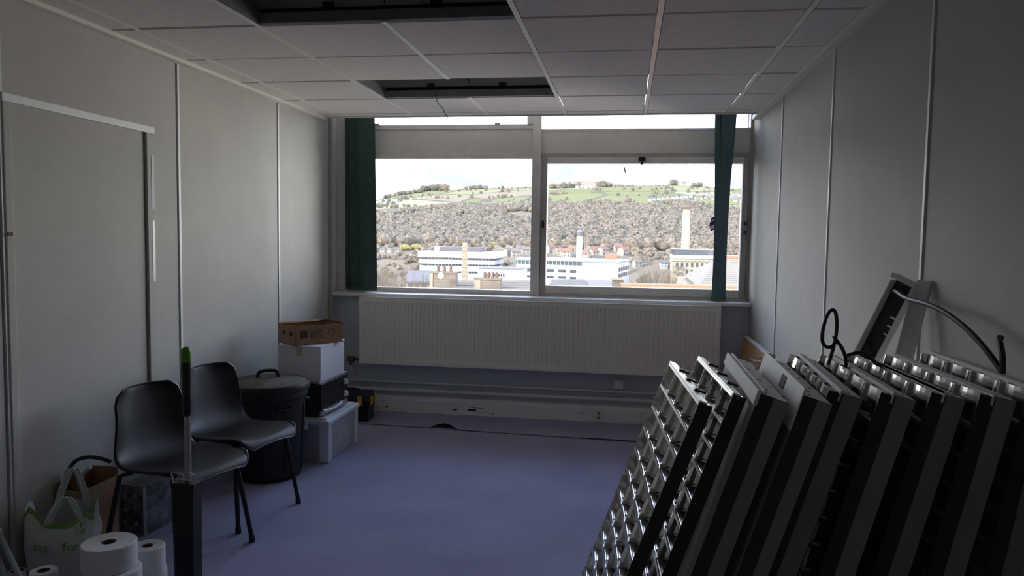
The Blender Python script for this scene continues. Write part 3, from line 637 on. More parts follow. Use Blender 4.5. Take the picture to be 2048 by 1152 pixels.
# cartons between bag and chair
bxx = thing('brown_carton', 'open brown carton behind the front chair and carrier bag', 'box', (-2.398, 3.0, 0), R(-1))
for a in ((-.066, .066, -.12, -.116, 0, .36), (-.066, .066, .116, .12, 0, .40), (-.066, -.062, -.12, .12, 0, .385), (.062, .066, -.12, .12, 0, .36)): bx(*a).build('side_panel', 'cardboard', bxx)
bx(-.066, .066, -.12, .12, 0, .004).build('base', 'cardboard', bxx)
for i in range(4): bx(-.05, .03-.01*i, -.1208, -.1195, .15+.02*i, .156+.02*i).build('printed_line', 'print', bxx)
MB().box(-.05, .01, -.06, -.05, 0, .33, M=Matrix.Translation((0, 0, .1)) @ Matrix.Rotation(R(-2), 4, 'Y')).build('torn_flap', 'card_dark', bxx)
cbx = MB().tube([(-2.44, 2.93, .36), (-2.445, 2.94, .43), (-2.42, 2.96, .475), (-2.37, 2.98, .487), (-2.32, 3.0, .475), (-2.29, 3.02, .455)], .009, 8, 2)
tag(cbx.build('headband_strap', 'cable', smooth=True), 'curved black strap sticking out of the brown carton', 'strap')
pb = thing('printed_carton', 'dark printed carton with a white edge under the front chair', 'box', (-2.375, 3.40, 0), R(-6))
bx(-.072, .072, -.1, .1, 0, .245).build('carton_body', 'dark_print', pb, bev=.002)
bx(.058, .0732, -.1012, -.0995, 0, .245).build('white_edge', 'white_card', pb)
for i in range(12):
    x = -.06+.03*(i % 4)+random.uniform(0, .01); z = .04+.065*(i//4)+random.uniform(0, .02); bx(x, x+.014, -.1008, -.0995, z, z+.02).build('printed_patch', ('mw_silver', 'chip')[i % 2], pb)
# grey tubes at bottom-left
for i, (a, b, lb) in enumerate((((-4, 1062), (42, 1160), 'grey-blue metal tube leaning on the left wall, the longer of two'), ((-12, 1095), (14, 1165), 'grey-blue metal tube leaning on the left wall, the shorter of two'))):
    p = AX(*a, LX+.024); q = AY(*b, 2.40); d = (q-p).normalized(); e = q+d*(q.z/-d.z)
    tt = thing('metal_tube', lb, 'tube'); MB().cyl(p, e, .011, n=12).build('tube_shaft', 'grey_tube', tt, smooth=True); MB().cyl(p-d*.004, p+d*.02, .0125, n=12).build('end_cap', 'strip', tt, smooth=True)

# ================================================================== RIGHT-HAND PILE OF LIGHT FITTINGS
LEN, WID, LD, HD = 1.18, .575, .035, .043
NB = 16; LANES = 4
def blade_mesh():
    m = MB(); rowsv = []
    # ribbed blade: zig-zag across its depth
    for i in range(9):
        x = -LD+.004+(LD-.006)*i/8; zz = .0022*(i % 2)
        rowsv.append([(x, -WID/2+.006, zz), (x, WID/2-.006, zz)])
    m.grid(rowsv); r2 = [[(a[0], a[1], a[2]-.0035) for a in row] for row in rowsv]; m.grid(r2)
    m.box(-LD, -LD+.004, -WID/2+.006, WID/2-.006, -.005, .003)
    return m.mesh('cross_blade', 'mirror_rib')
def tongue_mesh():
    m = MB(); pts = [(math.cos(a)*.026, math.sin(a)*.026) for a in [math.pi*k/10 for k in range(11)]]
    m.hexa([Vector((-LD+.002+y*1.35, x, .008+y*.25)) for x, y in pts], [Vector((-LD+.002+y*1.35, x, .012+y*.25)) for x, y in pts]); return m.mesh('reflector_tongue', 'mirror')
def lane_mesh(kind):
    # longitudinal parabolic reflector ridge
    prof = [(-LD+.003, .004), (-LD*.7, .007), (-LD*.4, .014), (-.003, .028)]
    pl_ = [(x, -w_) for x, w_ in prof]+[(x, w_) for x, w_ in reversed(prof)]
    return MB().prism(pl_, .012, LEN-.006).mesh('reflector_ridge', 'mirror')
def edge_mesh(s):
    return MB().box(-LD, -.001, s*WID/2-.003, s*WID/2+.003, .004, LEN-.004).mesh('side_frame', 'mirror' if s > 0 else 'shaded_side')  # far frame is mirror, near frame has its dim reflection painted dark
BL, TG, LN, EP, EM = blade_mesh(), tongue_mesh(), lane_mesh(0), edge_mesh(1), edge_mesh(-1)
def add_louvre(t, tongues=True):
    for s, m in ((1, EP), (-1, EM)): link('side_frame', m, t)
    for k in range(1, LANES): link('reflector_ridge', LN, t).location = (0, -WID/2+WID*k/LANES, 0)
    for k in range(NB+1 if tongues else NB):
        z = .012+(LEN-.02)*k/NB
        link('cross_blade', BL, t).location = (0, 0, z)
        if tongues and k < NB:
            for j in range(1, LANES): link('reflector_tongue', TG, t).location = (0, -WID/2+WID*j/LANES, z)
HB = MB().box(HD-.0015, HD, -WID/2, WID/2, 0, LEN).box(.004, HD, -WID/2, WID/2, 0, .0015).build
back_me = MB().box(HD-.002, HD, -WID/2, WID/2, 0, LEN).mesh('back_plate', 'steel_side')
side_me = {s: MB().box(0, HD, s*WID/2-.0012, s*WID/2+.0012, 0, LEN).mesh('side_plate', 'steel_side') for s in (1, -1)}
def end_plate():
    m = MB().box(.0, HD, -WID/2, WID/2, LEN-.002, LEN); return m.mesh('end_plate', 'steel_white')
end_me = end_plate(); end_lo = MB().box(0, HD, -WID/2, WID/2, 0, .002).mesh('end_plate', 'steel_side')
flange_me = MB().box(-.010, .012, -WID/2-.008, WID/2+.008, LEN-.001, LEN+.006).box(-.010, -.006, -WID/2-.008, WID/2+.008, LEN-.022, LEN+.006).mesh('flange', 'steel_white', bev=.0012)
scoop = MB()
for k in range(9): a0, a1 = math.pi*k/9, math.pi*(k+1)/9; scoop.hexa([Vector((-LD*math.sin(a)*.9-.002, math.cos(a)*.062, -.03)) for a in (a0, a1)]+[Vector((-LD*math.sin(a)*.84-.002, math.cos(a)*.058, -.03)) for a in (a1, a0)], [Vector((-LD*math.sin(a)*.9-.002, math.cos(a)*.062, .0)) for a in (a0, a1)]+[Vector((-LD*math.sin(a)*.84-.002, math.cos(a)*.058, 0)) for a in (a1, a0)])
scoop_me = scoop.mesh('reflector_end', 'mirror', True)
lh_me = MB().box(-.03, -.004, -.014, .014, -.05, -.004).mesh('lamp_holder', 'steel_white', bev=.002)
hole_me = MB().cyl((0, 0, 0), (0, 0, .0008), .0045, n=10).mesh('screw_hole', 'chip')
def place(t, xf, xn, yf, yn, lean, hd=HD):
    th = R(lean); zt = LEN*math.cos(th)+hd*math.sin(th); s = (CZ-zt)/(CZ-1.13)
    xf, xn, yf, yn = xf*s, xn*s, yf*s, yn*s
    yaw = -math.atan2(xf-xn, yf-yn)
    M = Matrix.Rotation(yaw, 4, 'Z') @ Matrix.Rotation(th, 4, 'Y')
    top = Vector(((xf+xn)/2, (yf+yn)/2, zt)); loc = top - (M @ Vector((0, 0, LEN))); loc.z = hd*math.sin(th)
    t.matrix_world = Matrix.Translation(loc) @ M
def louvre(label, *pos):
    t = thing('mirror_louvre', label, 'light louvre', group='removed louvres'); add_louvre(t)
    link('top_frame', MB().box(-LD, -LD*.42, -WID/2, WID/2, LEN-.004, LEN).mesh('top_frame', 'mirror_rib'), t)
    for k in range(1, LANES): link('end_tab', MB().box(-LD*.75, .004, -.012, .012, LEN, LEN+.006).mesh('end_tab', 'mw_side', bev=.002), t).location = (0, -WID/2+WID*k/LANES, 0)
    place(t, *pos, 0); return t
def fitting(label, *pos, louv=True, plates=False, hd=None):
    t = thing('light_fitting', label, 'light fitting', group='removed ceiling light fittings')
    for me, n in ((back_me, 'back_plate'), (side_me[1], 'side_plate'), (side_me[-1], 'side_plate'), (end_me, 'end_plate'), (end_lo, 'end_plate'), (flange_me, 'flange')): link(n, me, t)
    for s in (-1, 1): link('screw_hole', hole_me, t).location = (HD*.55, s*.2, LEN)
    if louv:
        add_louvre(t, False)
        for k in range(LANES): link('reflector_end', scoop_me, t).location = (0, -WID/2+WID*(k+.5)/LANES, LEN-.002)
        for k in range(1, LANES): link('lamp_holder', lh_me, t).location = (0, -WID/2+WID*k/LANES, LEN)
    place(t, *pos); return t
louvre('loose mirror-finish louvre panel, outermost of the leaning pile', .167, .204, 2.26, 1.703, 20.4)
louvre('loose mirror-finish louvre panel, second in the leaning pile', .262, .293, 2.377, 1.819, 18.8)
def gear_box(name, label, GD, ln, pos, holes, extra):
    t = thing(name, label, 'light fitting', group='removed ceiling light fittings')
    bx(0, .002, -WID/2, WID/2, 0, LEN).build('front_plate', 'steel_side', t); bx(GD-.002, GD, -WID/2, WID/2, 0, LEN).build('back_plate', 'steel_side', t)
    bx(0, GD*.5, -WID/2-.001, -WID/2+.001, 0, LEN).build('side_plate', 'shaded_side', t); bx(GD*.5, GD, -WID/2-.001, -WID/2+.001, 0, LEN).build('side_plate', 'steel_side', t)  # front half of the near side painted in the shaded colour
    bx(0, GD, WID/2-.001, WID/2+.001, 0, LEN).build('side_plate', 'steel_side', t); bx(0, GD, -WID/2, WID/2, 0, .002).build('end_plate', 'steel_side', t)
    ep = bx(0, GD, -WID/2, WID/2, LEN-.002, LEN).build('end_plate', 'steel_white', t)
    for x, y in holes: link('screw_hole', hole_me, ep).location = (x, y, LEN)
    for n, a, m in extra: bx(*a).build(n, m, t, bev=.0012 if m == 'steel_white' else 0)
    place(t, *pos, GD); return t
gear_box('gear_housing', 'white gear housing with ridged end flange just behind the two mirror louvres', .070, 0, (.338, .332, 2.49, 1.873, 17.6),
    ((.03, -.2), (.055, -.12), (.04, -.05), (.06, .02), (.035, .1), (.065, .16), (.045, .24), (.07, -.22)),
    (('flange', (-.007, .002, -WID/2-.006, WID/2+.006, LEN-.03, LEN+.006), 'steel_white'), ('flange', (.006, .014, -WID/2-.006, WID/2+.006, LEN, LEN+.009), 'steel_white')))
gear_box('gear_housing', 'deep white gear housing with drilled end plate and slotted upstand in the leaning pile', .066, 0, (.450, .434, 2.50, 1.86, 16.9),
    ((.03, -.2), (.05, -.12), (.02, -.05), (.05, .02), (.03, .1), (.05, .16), (.04, .22), (.02, -.25)),
    (('end_lip', (-.003, .001, -WID/2, WID/2, LEN-.09, LEN+.016), 'steel_white'), ('knockout', (-.0045, -.0025, -.09, -.03, LEN-.03, LEN+.004), 'chip'), ('end_lip', (.001, .03, WID/2-.002, WID/2, LEN-.001, LEN+.014), 'steel_white')))
fitting('white louvred light fitting carrying the black cable loop on its end', .572, .54, 2.53, 1.92, 16.4)
fitting('white louvred light fitting squeezed between two cable-draped fittings', .672, .664, 2.525, 1.948, 15)
fitting('white louvred light fitting below the dark upright gear tray', .769, .791, 2.56, 1.99, 14)
fitting('white louvred light fitting second from the right wall in the pile', .892, .907, 2.579, 1.996, 12.2)
fitting('white louvred light fitting resting against the right wall', 1.036, 1.05, 2.66, 2.07, 9.0)

# upright gear tray leaning on the wall
gt = thing('gear_tray', 'open dark-lined metal gear tray leaning high against the right wall', 'gear tray')
topc = AX(1818, 566, .935); low = AY(1742, 712, 2.72); d = (topc-low).normalized(); foot = topc-d*(topc.z/d.z)
u = Vector((.62, -.78, 0)); u = (u-d*u.dot(d)).normalized(); n_ = u.cross(d)
if n_.x > 0: n_ = -n_
Mt = Matrix((( -n_.x, u.x, d.x, foot.x), (-n_.y, u.y, d.y, foot.y), (-n_.z, u.z, d.z, foot.z), (0, 0, 0, 1))); gl = (topc-foot).length
gt.matrix_world = Mt
bx(-.004, .0, -.042, .034, .03, gl).build('tray_back', 'dark_metal', gt)
for a in ((-.03, 0, -.046, -.042, .03, gl-.01), (-.03, 0, .034, .038, .03, gl)): bx(*a).build('tray_flange', 'steel_white', gt)
bx(-.034, .006, -.052, .044, gl-.004, gl+.012).build('tray_end', 'steel_white', gt, bev=.003)
for z in (gl-.16, gl-.19, gl-.13): bx(-.010, -.004, -.01+(gl-z)*.1, .012+(gl-z)*.1, z, z+.006).build('terminal', 'chrome', gt)
bx(-.025, -.004, -.028, .02, gl-.47, gl-.33).build('ballast', 'mw_side', gt, bev=.003)
MB().tube([(-.006, -.04, gl-.24), (-.012, -.01, gl-.25), (-.014, .02, gl-.28), (-.01, .03, gl-.26)], .002, 6, 1).build('inner_wire', 'cable', gt)
gs = thing('cover_strip', 'folded white metal cover strip leaning beside the gear tray', 'metal strip')
topc = AX(1853, 562, .958); low = AY(1808, 735, 2.55); d = (topc-low).normalized(); foot = topc-d*(topc.z/d.z); gl = (topc-foot).length
u = Vector((.7, -.71, 0)); u = (u-d*u.dot(d)).normalized(); n_ = u.cross(d)
if n_.x > 0: n_ = -n_
gs.matrix_world = Matrix(((-n_.x, u.x, d.x, foot.x), (-n_.y, u.y, d.y, foot.y), (-n_.z, u.z, d.z, foot.z), (0, 0, 0, 1)))
bx(-.002, 0, -.028, .022, .02, gl).build('strip_face', 'steel_white', gs); bx(-.02, 0, .020, .022, .02, gl).build('strip_fold', 'steel_white', gs); bx(-.02, 0, -.028, -.026, .02, gl-.02).build('strip_fold', 'steel_white', gs)

# cables
def cable(label, runs, r):
    t = thing('electric_cable', label, 'cable')
    for run in runs: MB().tube(run, r, 8, 2).build('cable_run', 'cable', t, smooth=True)
    return t
A = lambda L, y: [AY(a, b, y) for a, b in L]
cable('black cable standing up in a loop from the light fittings', [A([(1656, 730), (1668, 693), (1674, 660), (1673, 628), (1666, 617), (1655, 627), (1646, 655), (1643, 680), (1650, 694), (1663, 695), (1670, 684)], 2.2),
      A([(1667, 672), (1674, 682), (1684, 695), (1692, 715), (1692, 738), (1685, 765)], 2.19), A([(1690, 713), (1702, 708), (1722, 704), (1742, 716), (1755, 730), (1770, 742)], 2.2)], .005)
cable('thick black cable arching from the gear tray down to the rearmost fitting', [[AX(1782, 580, .90), AX(1793, 582, .89), AX(1812, 598, .88), AX(1850, 606, .88), AX(1888, 622, .89), AX(1932, 655, .90), AX(1972, 698, .91), AX(2003, 742, .92)],
      [AX(2005, 748, .92), AX(2006, 715, .92), AX(2001, 688, .925), AX(1996, 675, .93), AX(2003, 676, .94)]], .0075)
# loose wooden door on its side
wd = thing('wooden_door_leaf', 'spare wooden door leaf lying on its long edge against the right wall', 'door')
Md = Matrix.Translation((.811, 4.98, 0)) @ Matrix.Rotation(R(8.6), 4, 'Y'); wd.matrix_world = Md
bx(0, .038, -1.03, 1.03, .004, .762).build('leaf', 'wood', wd)
bx(-.001, .039, -1.03, 1.03, .762, .772).build('edge_lipping', 'white_card', wd); bx(-.001, .039, 1.03, 1.04, .004, .772).build('edge_lipping', 'white_card', wd); bx(-.001, .039, -1.04, -1.03, .004, .772).build('edge_lipping', 'white_card', wd)
hp_ = MB().box(-.007, 0, .20, .245, .60, .73).build('handle_plate', 'chrome', wd, bev=.002)
MB().cyl((-.05, .222, .69), (0, .222, .69), .011).tube([(-.048, .222, .69), (-.05, .26, .69), (-.05, .33, .685)], .009, 8, 1).build('lever', 'chrome', hp_, smooth=True)

# ================================================================== OUTSIDE
def elev(px, py): d = ray(px, py); return d.z/d.y
def azi(px): d = ray(px, 450); return d.x/d.y
SKY1 = [(640, 402), (755, 401), (790, 390), (850, 381), (905, 379), (960, 377), (1010, 375), (1065, 373), (1110, 376), (1200, 373), (1260, 372), (1340, 370), (1400, 372), (1480, 378), (1600, 380)]
SKY2 = [(640, 420), (1060, 392), (1085, 374), (1110, 363), (1150, 361), (1200, 363), (1250, 368), (1300, 377), (1480, 395), (1600, 400)]
WOOD = [(640, 420), (755, 418), (900, 413), (1000, 410), (1100, 408), (1250, 405), (1350, 407), (1480, 412), (1600, 412)]
def curve(L):
    T = [(azi(a), elev(a, b)) for a, b in L]
    def f(z):
        if z <= T[0][0]: return T[0][1]
        for (a, b), (c, d) in zip(T, T[1:]):
            if z <= c: return b+(d-b)*(z-a)/(c-a)
        return T[-1][1]
    return f
s1, s2, wd_ = curve(SKY1), curve(SKY2), curve(WOOD)
def ground(x, y):
    a = x/y
    K = [(8, -9), (60, -11), (150, -28), (455, -28), (482, -15), (560, -7.6), (720, CZ+720*elev(1100, 497)), (1150, CZ+1150*wd_(a)), (1600, CZ+1600*s1(a)), (1780, CZ+1780*s1(a)-22), (2400, CZ+2400*s2(a)), (3000, CZ+2400*s2(a)-60)]
    if y <= K[0][0]: return K[0][1]
    for (p, q), (r, s) in zip(K, K[1:]):
        if y <= r:
            t = (y-p)/(r-p); z = q+(s-q)*t
            return z + (3.5*noise.noise(Vector((x*.006, y*.006, 0))) if 600 < y < 1500 else 0)
    return K[-1][1]
ysx = [7, 20, 40, 60, 100, 150, 250, 350, 430, 455, 468, 482, 520, 560, 600, 640, 680, 720]+[720+i*40 for i in range(1, 23)]+[1600, 1640, 1700, 1780, 1900, 2100, 2300, 2400, 2500, 3000]
P = [[(x*y, y, ground(x*y, y)) for x in [-1.1+i*1.5/90 for i in range(91)]] for y in ysx]
struct(MB().grid(P).build('hillside_ground', 'hillside', smooth=True), 'valley side with fields, woodland floor and moor top', 'hillside')
# houses
HS = [(AY(1371.5, 470, 478).x, 478, 4.0)]      # plots already taken: the mill chimney first
def on_ground(px, py):                       # where the line of sight to a house's foot meets the valley side
    d = ray(px, py); y = 458
    while y < 1596:
        if ground(d.x/d.y*y, y) >= CZ+d.z/d.y*y: break
        y += 1.5
    x = d.x/d.y*y; return x, y
def ground_spot(px, py, r):
    best = None
    for k in range(400):                     # widen the search until the plot is free
        w = k/40; x, y = on_ground(px+random.uniform(-1, 1)*w, py+random.uniform(-.6, .6)*w)
        y += random.uniform(-1, 1)*w if y > 1500 else 0
        g = min((math.hypot(x-a, y-b)-c-r for a, b, c in HS), default=9)
        if best is None or g > best[0]: best = (g, x, y)
        if g >= 1.2: break
    _, x, y = best; HS.append((x, y, r)); return Vector((x, y, ground(x, y)+.2))
def house_mesh(w, d, h, r):
    V = [Vector((x, y, z)) for z in (-6, h) for x, y in ((-w, -d), (w, -d), (w, d), (-w, d))]+[Vector((-w, 0, h+r)), Vector((w, 0, h+r))]
    body = MB().add(V, [(0, 1, 5, 4), (2, 3, 7, 6), (1, 2, 6, 9, 5), (3, 0, 4, 8, 7), (0, 3, 2, 1)])
    roof = MB()
    for s in (-1, 1): roof.hexa([Vector((-w-.4, s*(d+.5), h-.4)), Vector((w+.4, s*(d+.5), h-.4)), Vector((w+.4, 0, h+r+.05)), Vector((-w-.4, 0, h+r+.05))], [Vector((-w-.4, s*(d+.5), h-.1)), Vector((w+.4, s*(d+.5), h-.1)), Vector((w+.4, 0, h+r+.4)), Vector((-w-.4, 0, h+r+.4))])
    return body, roof
HM = {}
def house(px, py, y, s, label, group, wallm='house_wall', roofm='red_roof', rz=0, wins=True):
    k = (wallm, roofm)
    if k not in HM:
        b, r = house_mesh(4, 3.5, 5, 2.6); HM[k] = (b.mesh('walls', wallm), r.mesh('roof', roofm), bx(-.5, .5, -3.6, -3.45, -.6, .6).mesh('window', 'ext_glass'), bx(-.45, .45, -.45, .45, 0, 2).mesh('chimney_stack', 'stone_dark'))
    p = ground_spot(px, py, 5.2*s); t = thing('house', label, 'house', p, rz, group); t.scale = (s, s, s); M_ = HM[k]; link('walls', M_[0], t); link('roof', M_[1], t)
    if wins:
        for x in (-2, 2):
            for z in (1.2, 3.6): link('window', M_[2], t).location = (x, 0, z)
        link('chimney_stack', M_[3], t).location = (3, 0, 6.6)
    return t
for px, py in ((1099, 506), (1112, 509), (1124, 512), (1136, 514), (1146, 510), (1176, 505), (1190, 507), (1203, 509), (1186, 515), (1172, 516), (1222, 499), (1236, 504), (1246, 511), (1210, 503)):
    house(px, py, 500+random.uniform(-25, 40), random.uniform(.6, .8), 'small red-roofed house in the rows behind the long white building', 'red-roofed houses', rz=random.choice((.2, .9, -.4, 1.7)))
for px, py in ((994, 503), (1004, 508), (1014, 512), (1022, 505), (1030, 513), (1040, 507), (1052, 509)):
    house(px, py, 470+random.uniform(-20, 40), random.uniform(.55, .75), 'pale house with a brown roof behind the low white building', 'pale houses', roofm='tan_roof', rz=random.choice((.3, 1.1, -.5)))
for px in (765, 780, 798): house(px, 506, 480, .42, 'brownish shed-like house at the foot of the wood, near the yellow bushes', 'houses by the yellow bushes', roofm='slate', rz=random.uniform(-.5, .5), wins=False)
house(1274, 536, 420, .62, 'cream house with tan roof right of the long white building', None, roofm='tan_roof', rz=.5); house(1327, 537, 430, .6, 'white bungalow left of the stone mill', None, 'render_white', 'slate', .1)
for k in range(10): house(1299+k*9.2, 402-.75*k, 1120, .62, 'white house in the row along the top of the wood', 'white hillside row', 'render_white', 'slate', .15, False)
for k in range(22): house(random.uniform(1388, 1484), random.uniform(387, 406), 1150+random.uniform(-30, 120), random.uniform(.45, .8), 'stone or white house in the hillside village', 'hillside village houses', 'house_wall', 'slate', random.uniform(-.6, .6), False)
for k in range(16): house(random.uniform(752, 803), random.uniform(399, 410), 1250, random.uniform(.4, .6), 'small bright house in the cluster below the far wooded ridge', 'far bright cluster', 'render_white', 'render_white', random.uniform(-.4, .4), False)
for k in range(10): house(760+k*9+random.uniform(-3, 3), random.uniform(424, 434), 1000, .4, 'little house roof showing among the woodland trees', 'houses in the wood', 'house_wall', 'tan_roof', random.uniform(-.4, .4), False)
for px, py in ((808, 403), (822, 399), (838, 398), (848, 396), (866, 394.5)): house(px, py, 1300, .5, 'isolated pale cottage along the lane under the ridge wood', 'lane cottages', 'render_white', 'tan_roof', .2, False)
for px, py in ((1154, 378), (1163, 377), (1172, 378), (1181, 377)): house(px, py, 1560, .75, 'farm building on the green hilltop fields', 'hilltop farm', 'house_wall', 'render_white', .1, False)
house(1368, 371, 1570, 1.1, 'large pale hilltop house on the right of the skyline', None, 'house_wall', 'slate', .1, False)

# trees
def ico(seed, sub=2):
    bm = bmesh.new(); bmesh.ops.create_icosphere(bm, subdivisions=sub, radius=1)
    for v in bm.verts:
        k = 1+.30*noise.noise(v.co*1.9+Vector((seed*7, 0, 0)))+.12*noise.noise(v.co*5+Vector((0, seed*5, 0))); v.co = Vector((v.co.x*k, v.co.y*k, v.co.z*k*1.05))
    bm.verts.ensure_lookup_table(); r = ([v.co.copy() for v in bm.verts], [tuple(v.index for v in f.verts) for f in bm.faces]); bm.free(); return r
ICO = [ico(i, 2) for i in range(6)]
YM = MB().add([Vector((v.x*4, v.y*4, v.z*2.6)) for v in ICO[1][0]], ICO[1][1]).mesh('yellow_bush', 'crown_yellow', True)
for px, py, lb in ((810, 497, 'in front of the brown sheds'), (833, 496, 'in front of the brown sheds'), (988, 491, 'beside the pale houses')):
    o = link('yellow_bush', YM); x, y = on_ground(px, py+4); o.location = (x, y, ground(x, y)+1.9); HS.append((x, y, 4.6)); tag(o, 'yellow flowering bush '+lb, 'bush', 'yellow bushes' if px < 900 else None)

def tree_mesh(k, m):
    V, F = ICO[k]; mb = MB(); mb.add([Vector((v.x*4.2, v.y*4.2, v.z*4.2+5.2)) for v in V], F); mb.cyl((0, 0, -2), (0, 0, 4), .4, .25, 6)
    return mb.mesh('woodland_tree', m, True)
TM = [tree_mesh(i, ('crown', 'crown_pale', 'crown', 'crown_dark', 'crown', 'crown_pale')[i]) for i in range(6)]
PXMIN, PXMAX = azi(735), azi(1500)
PL = []
def clear_of_houses(x, y, r): return all(not (abs(x-a) < c+r and -(c+r+22) < y-b < c+r) for a, b, c in HS)
def plant(n, sampler, rad):                  # each new trunk takes the freest of the candidate places
    best = None
    for k in range(n):
        x, y = sampler()
        if not clear_of_houses(x, y, rad): continue
        g = min((math.hypot(x-a, y-b)-c-rad for a, b, c in PL), default=99)
        if best is None or g > best[0]: best = (g, x, y)
        if g > 0: break
    PL.append((best[1], best[2], rad)); return best[1], best[2]
def wood_edge():
    y = random.uniform(566, 700); return y*random.uniform(PXMIN, PXMAX), y
for i in range(290):
    kk = random.randrange(6); s = random.uniform(.62, 1.1); x, y = plant(160, wood_edge, 4.9*s)
    o = link('woodland_tree', TM[kk]); o.location = (x, y, ground(x, y)-.3); o.rotation_euler = (0, 0, random.random()*6); o.scale = (s, s, s*random.uniform(.9, 1.2))
    tag(o, ('bare mid-brown winter tree in the lower wood across the valley', 'pale russet leafless tree in the lower wood across the valley', 'dark grey-green tree in the lower wood across the valley')[(0, 1, 0, 2, 0, 1)[kk]], 'tree', 'trees at the foot of the valley wood')
def bare_tree_mesh(seed, n=5, m='bark'):
    rnd = random.Random(seed); mb = MB()
    def grow(p, d, l, r, k):
        q = p+d*l; mb.cyl(p, q, r, r*.62, 4 if k > 1 else 3)
        if k == 0: return
        for _ in range(3 if k > 1 else 4):
            e = (d+Vector((rnd.uniform(-.75, .75), rnd.uniform(-.75, .75), rnd.uniform(-.15, .55)))).normalized(); grow(p+d*l*rnd.uniform(.55, 1), e, l*rnd.uniform(.55, .8), r*.55, k-1)
    grow(Vector((0, 0, -1)), Vector((0, 0, 1)), 3.2, .16, n); return mb.mesh('bare_tree', m)
BT = [bare_tree_mesh(3), bare_tree_mesh(8), bare_tree_mesh(21)]
BTH = [max(v.co.z for v in m.vertices) for m in BT]; BTR = [max(math.hypot(v.co.x, v.co.y) for v in m.vertices) for m in BT]
for i in range(48):
    left = i < 28; k = i % 3
    if left: smp = lambda: (lambda y: (y*azi(random.uniform(750, 862)), y))(random.uniform(56, 85) if i < 6 else random.uniform(112, 330))
    else: smp = lambda: (lambda y: (y*azi(random.uniform(1281, 1341)), y))(random.uniform(215, 440))
    x, y = plant(300, smp, 2.1 if left and i < 6 else 3.3); g = ground(x, y); top = CZ+y*elev(800 if left else 1300, random.uniform(517, 545) if left else random.uniform(533, 552))
    sz = (top-g)/BTH[k]; sw = min(sz, (2.6 if left and i < 6 else 4.6)/BTR[k])
    o = link('bare_tree', BT[k]); o.location = (x, y, g); o.scale = (sw, sw, sz); o.rotation_euler = (0, 0, random.random()*6)
    tag(o, 'leafless twiggy tree by the stone cottage roofs' if left else 'leafless twiggy tree between the white building and the mill', 'tree', 'leafless trees near the houses' if left else 'leafless trees near the mill')
stuff = {m: MB() for m in ('crown', 'crown_pale', 'crown_dark')}
CELL = {}
for a_, b_, c_ in PL:
    for u_ in range(-2, 3):
        for v_ in range(-2, 3): CELL.setdefault((int(a_//8)+u_, int(b_//8)+v_), []).append((a_, b_, c_))
def scatter(x, y, s, m):
    if not clear_of_houses(x, y, s*1.3) or (y < 477 and x/y > azi(1338)-.01): return      # nothing grows through houses or the mill
    if any(math.hypot(x-a_, y-b_) < c_+s*1.25 for a_, b_, c_ in CELL.get((int(x//8), int(y//8)), ())): return
    V, F = ICO[random.randrange(6)]; z = ground(x, y); c, q = math.cos(s*40), math.sin(s*40)
    stuff[m].add([(x+(v.x*c-v.y*q)*s, y+(v.x*q+v.y*c)*s, z+(v.z+.75)*s) for v in V], F)
LOWI = ICO; ICO = [ico(i, 1) for i in range(6)]
for i in range(21000):
    y = 650+random.random()*550; a = random.uniform(azi(600), azi(1720)); x = a*y
    if y > 1120+90*noise.noise(Vector((x*.01, y*.01, 0))): continue
    if noise.noise(Vector((x*.011, y*.008, 3))) < -.33: continue
    scatter(x, y, random.uniform(2.0, 4.3), random.choice(('crown', 'crown', 'crown_pale', 'crown_pale', 'crown_dark')))
for i in range(2600):     # brown scrub on the bank behind the mill and below the wood
    y = random.uniform(459, 700); scatter(random.uniform(azi(600), azi(1720))*y, y, random.uniform(1.3, 2.6), random.choice(('crown', 'crown_pale', 'crown_pale')))
for i in range(1500):     # and on the valley floor under the leafless trees
    y, a_, b_ = (random.uniform(118, 400), 700, 836) if i % 2 else (random.uniform(215, 445), 1266, 1341); scatter(azi(random.uniform(a_, b_))*y, y, random.uniform(.9, 2.0), random.choice(('crown', 'crown_pale', 'crown_pale')))
for i in range(900):      # hedgerow trees and scrub on the fields
    y = 1100+random.random()*480; x = random.uniform(azi(600), azi(1720))*y
    if noise.noise(Vector((x*.006, y*.016, 9))) < .12: continue
    scatter(x, y, random.uniform(1.6, 4.2), random.choice(('crown', 'crown_dark')))
def clump(px0, px1, y, n, s0, s1_):
    for i in range(n): a = azi(px0+(px1-px0)*(i+random.random())/n); scatter(a*y, y+random.uniform(-15, 15), random.uniform(s0, s1_), random.choice(('crown', 'crown_dark')))
clump(842, 896, 1590, 26, 6, 9); clump(925, 972, 1590, 18, 3.5, 5.5); clump(1098, 1160, 1590, 16, 4, 8); clump(1195, 1222, 1590, 8, 5, 9); clump(1338, 1362, 1590, 8, 5, 8); clump(1380, 1405, 1590, 8, 4, 6); clump(755, 845, 1560, 60, 3, 6); clump(1225, 1340, 1595, 30, 1.5, 2.5)
for m, mb in stuff.items():
    tag(mb.build('woodland_mass', m, smooth=True), {'crown': 'brown bare woodland covering the upper valley side', 'crown_pale': 'paler russet trees mixed through the upper valley wood', 'crown_dark': 'dark evergreen trees mixed through the upper valley wood'}[m], 'woodland', kind='stuff')
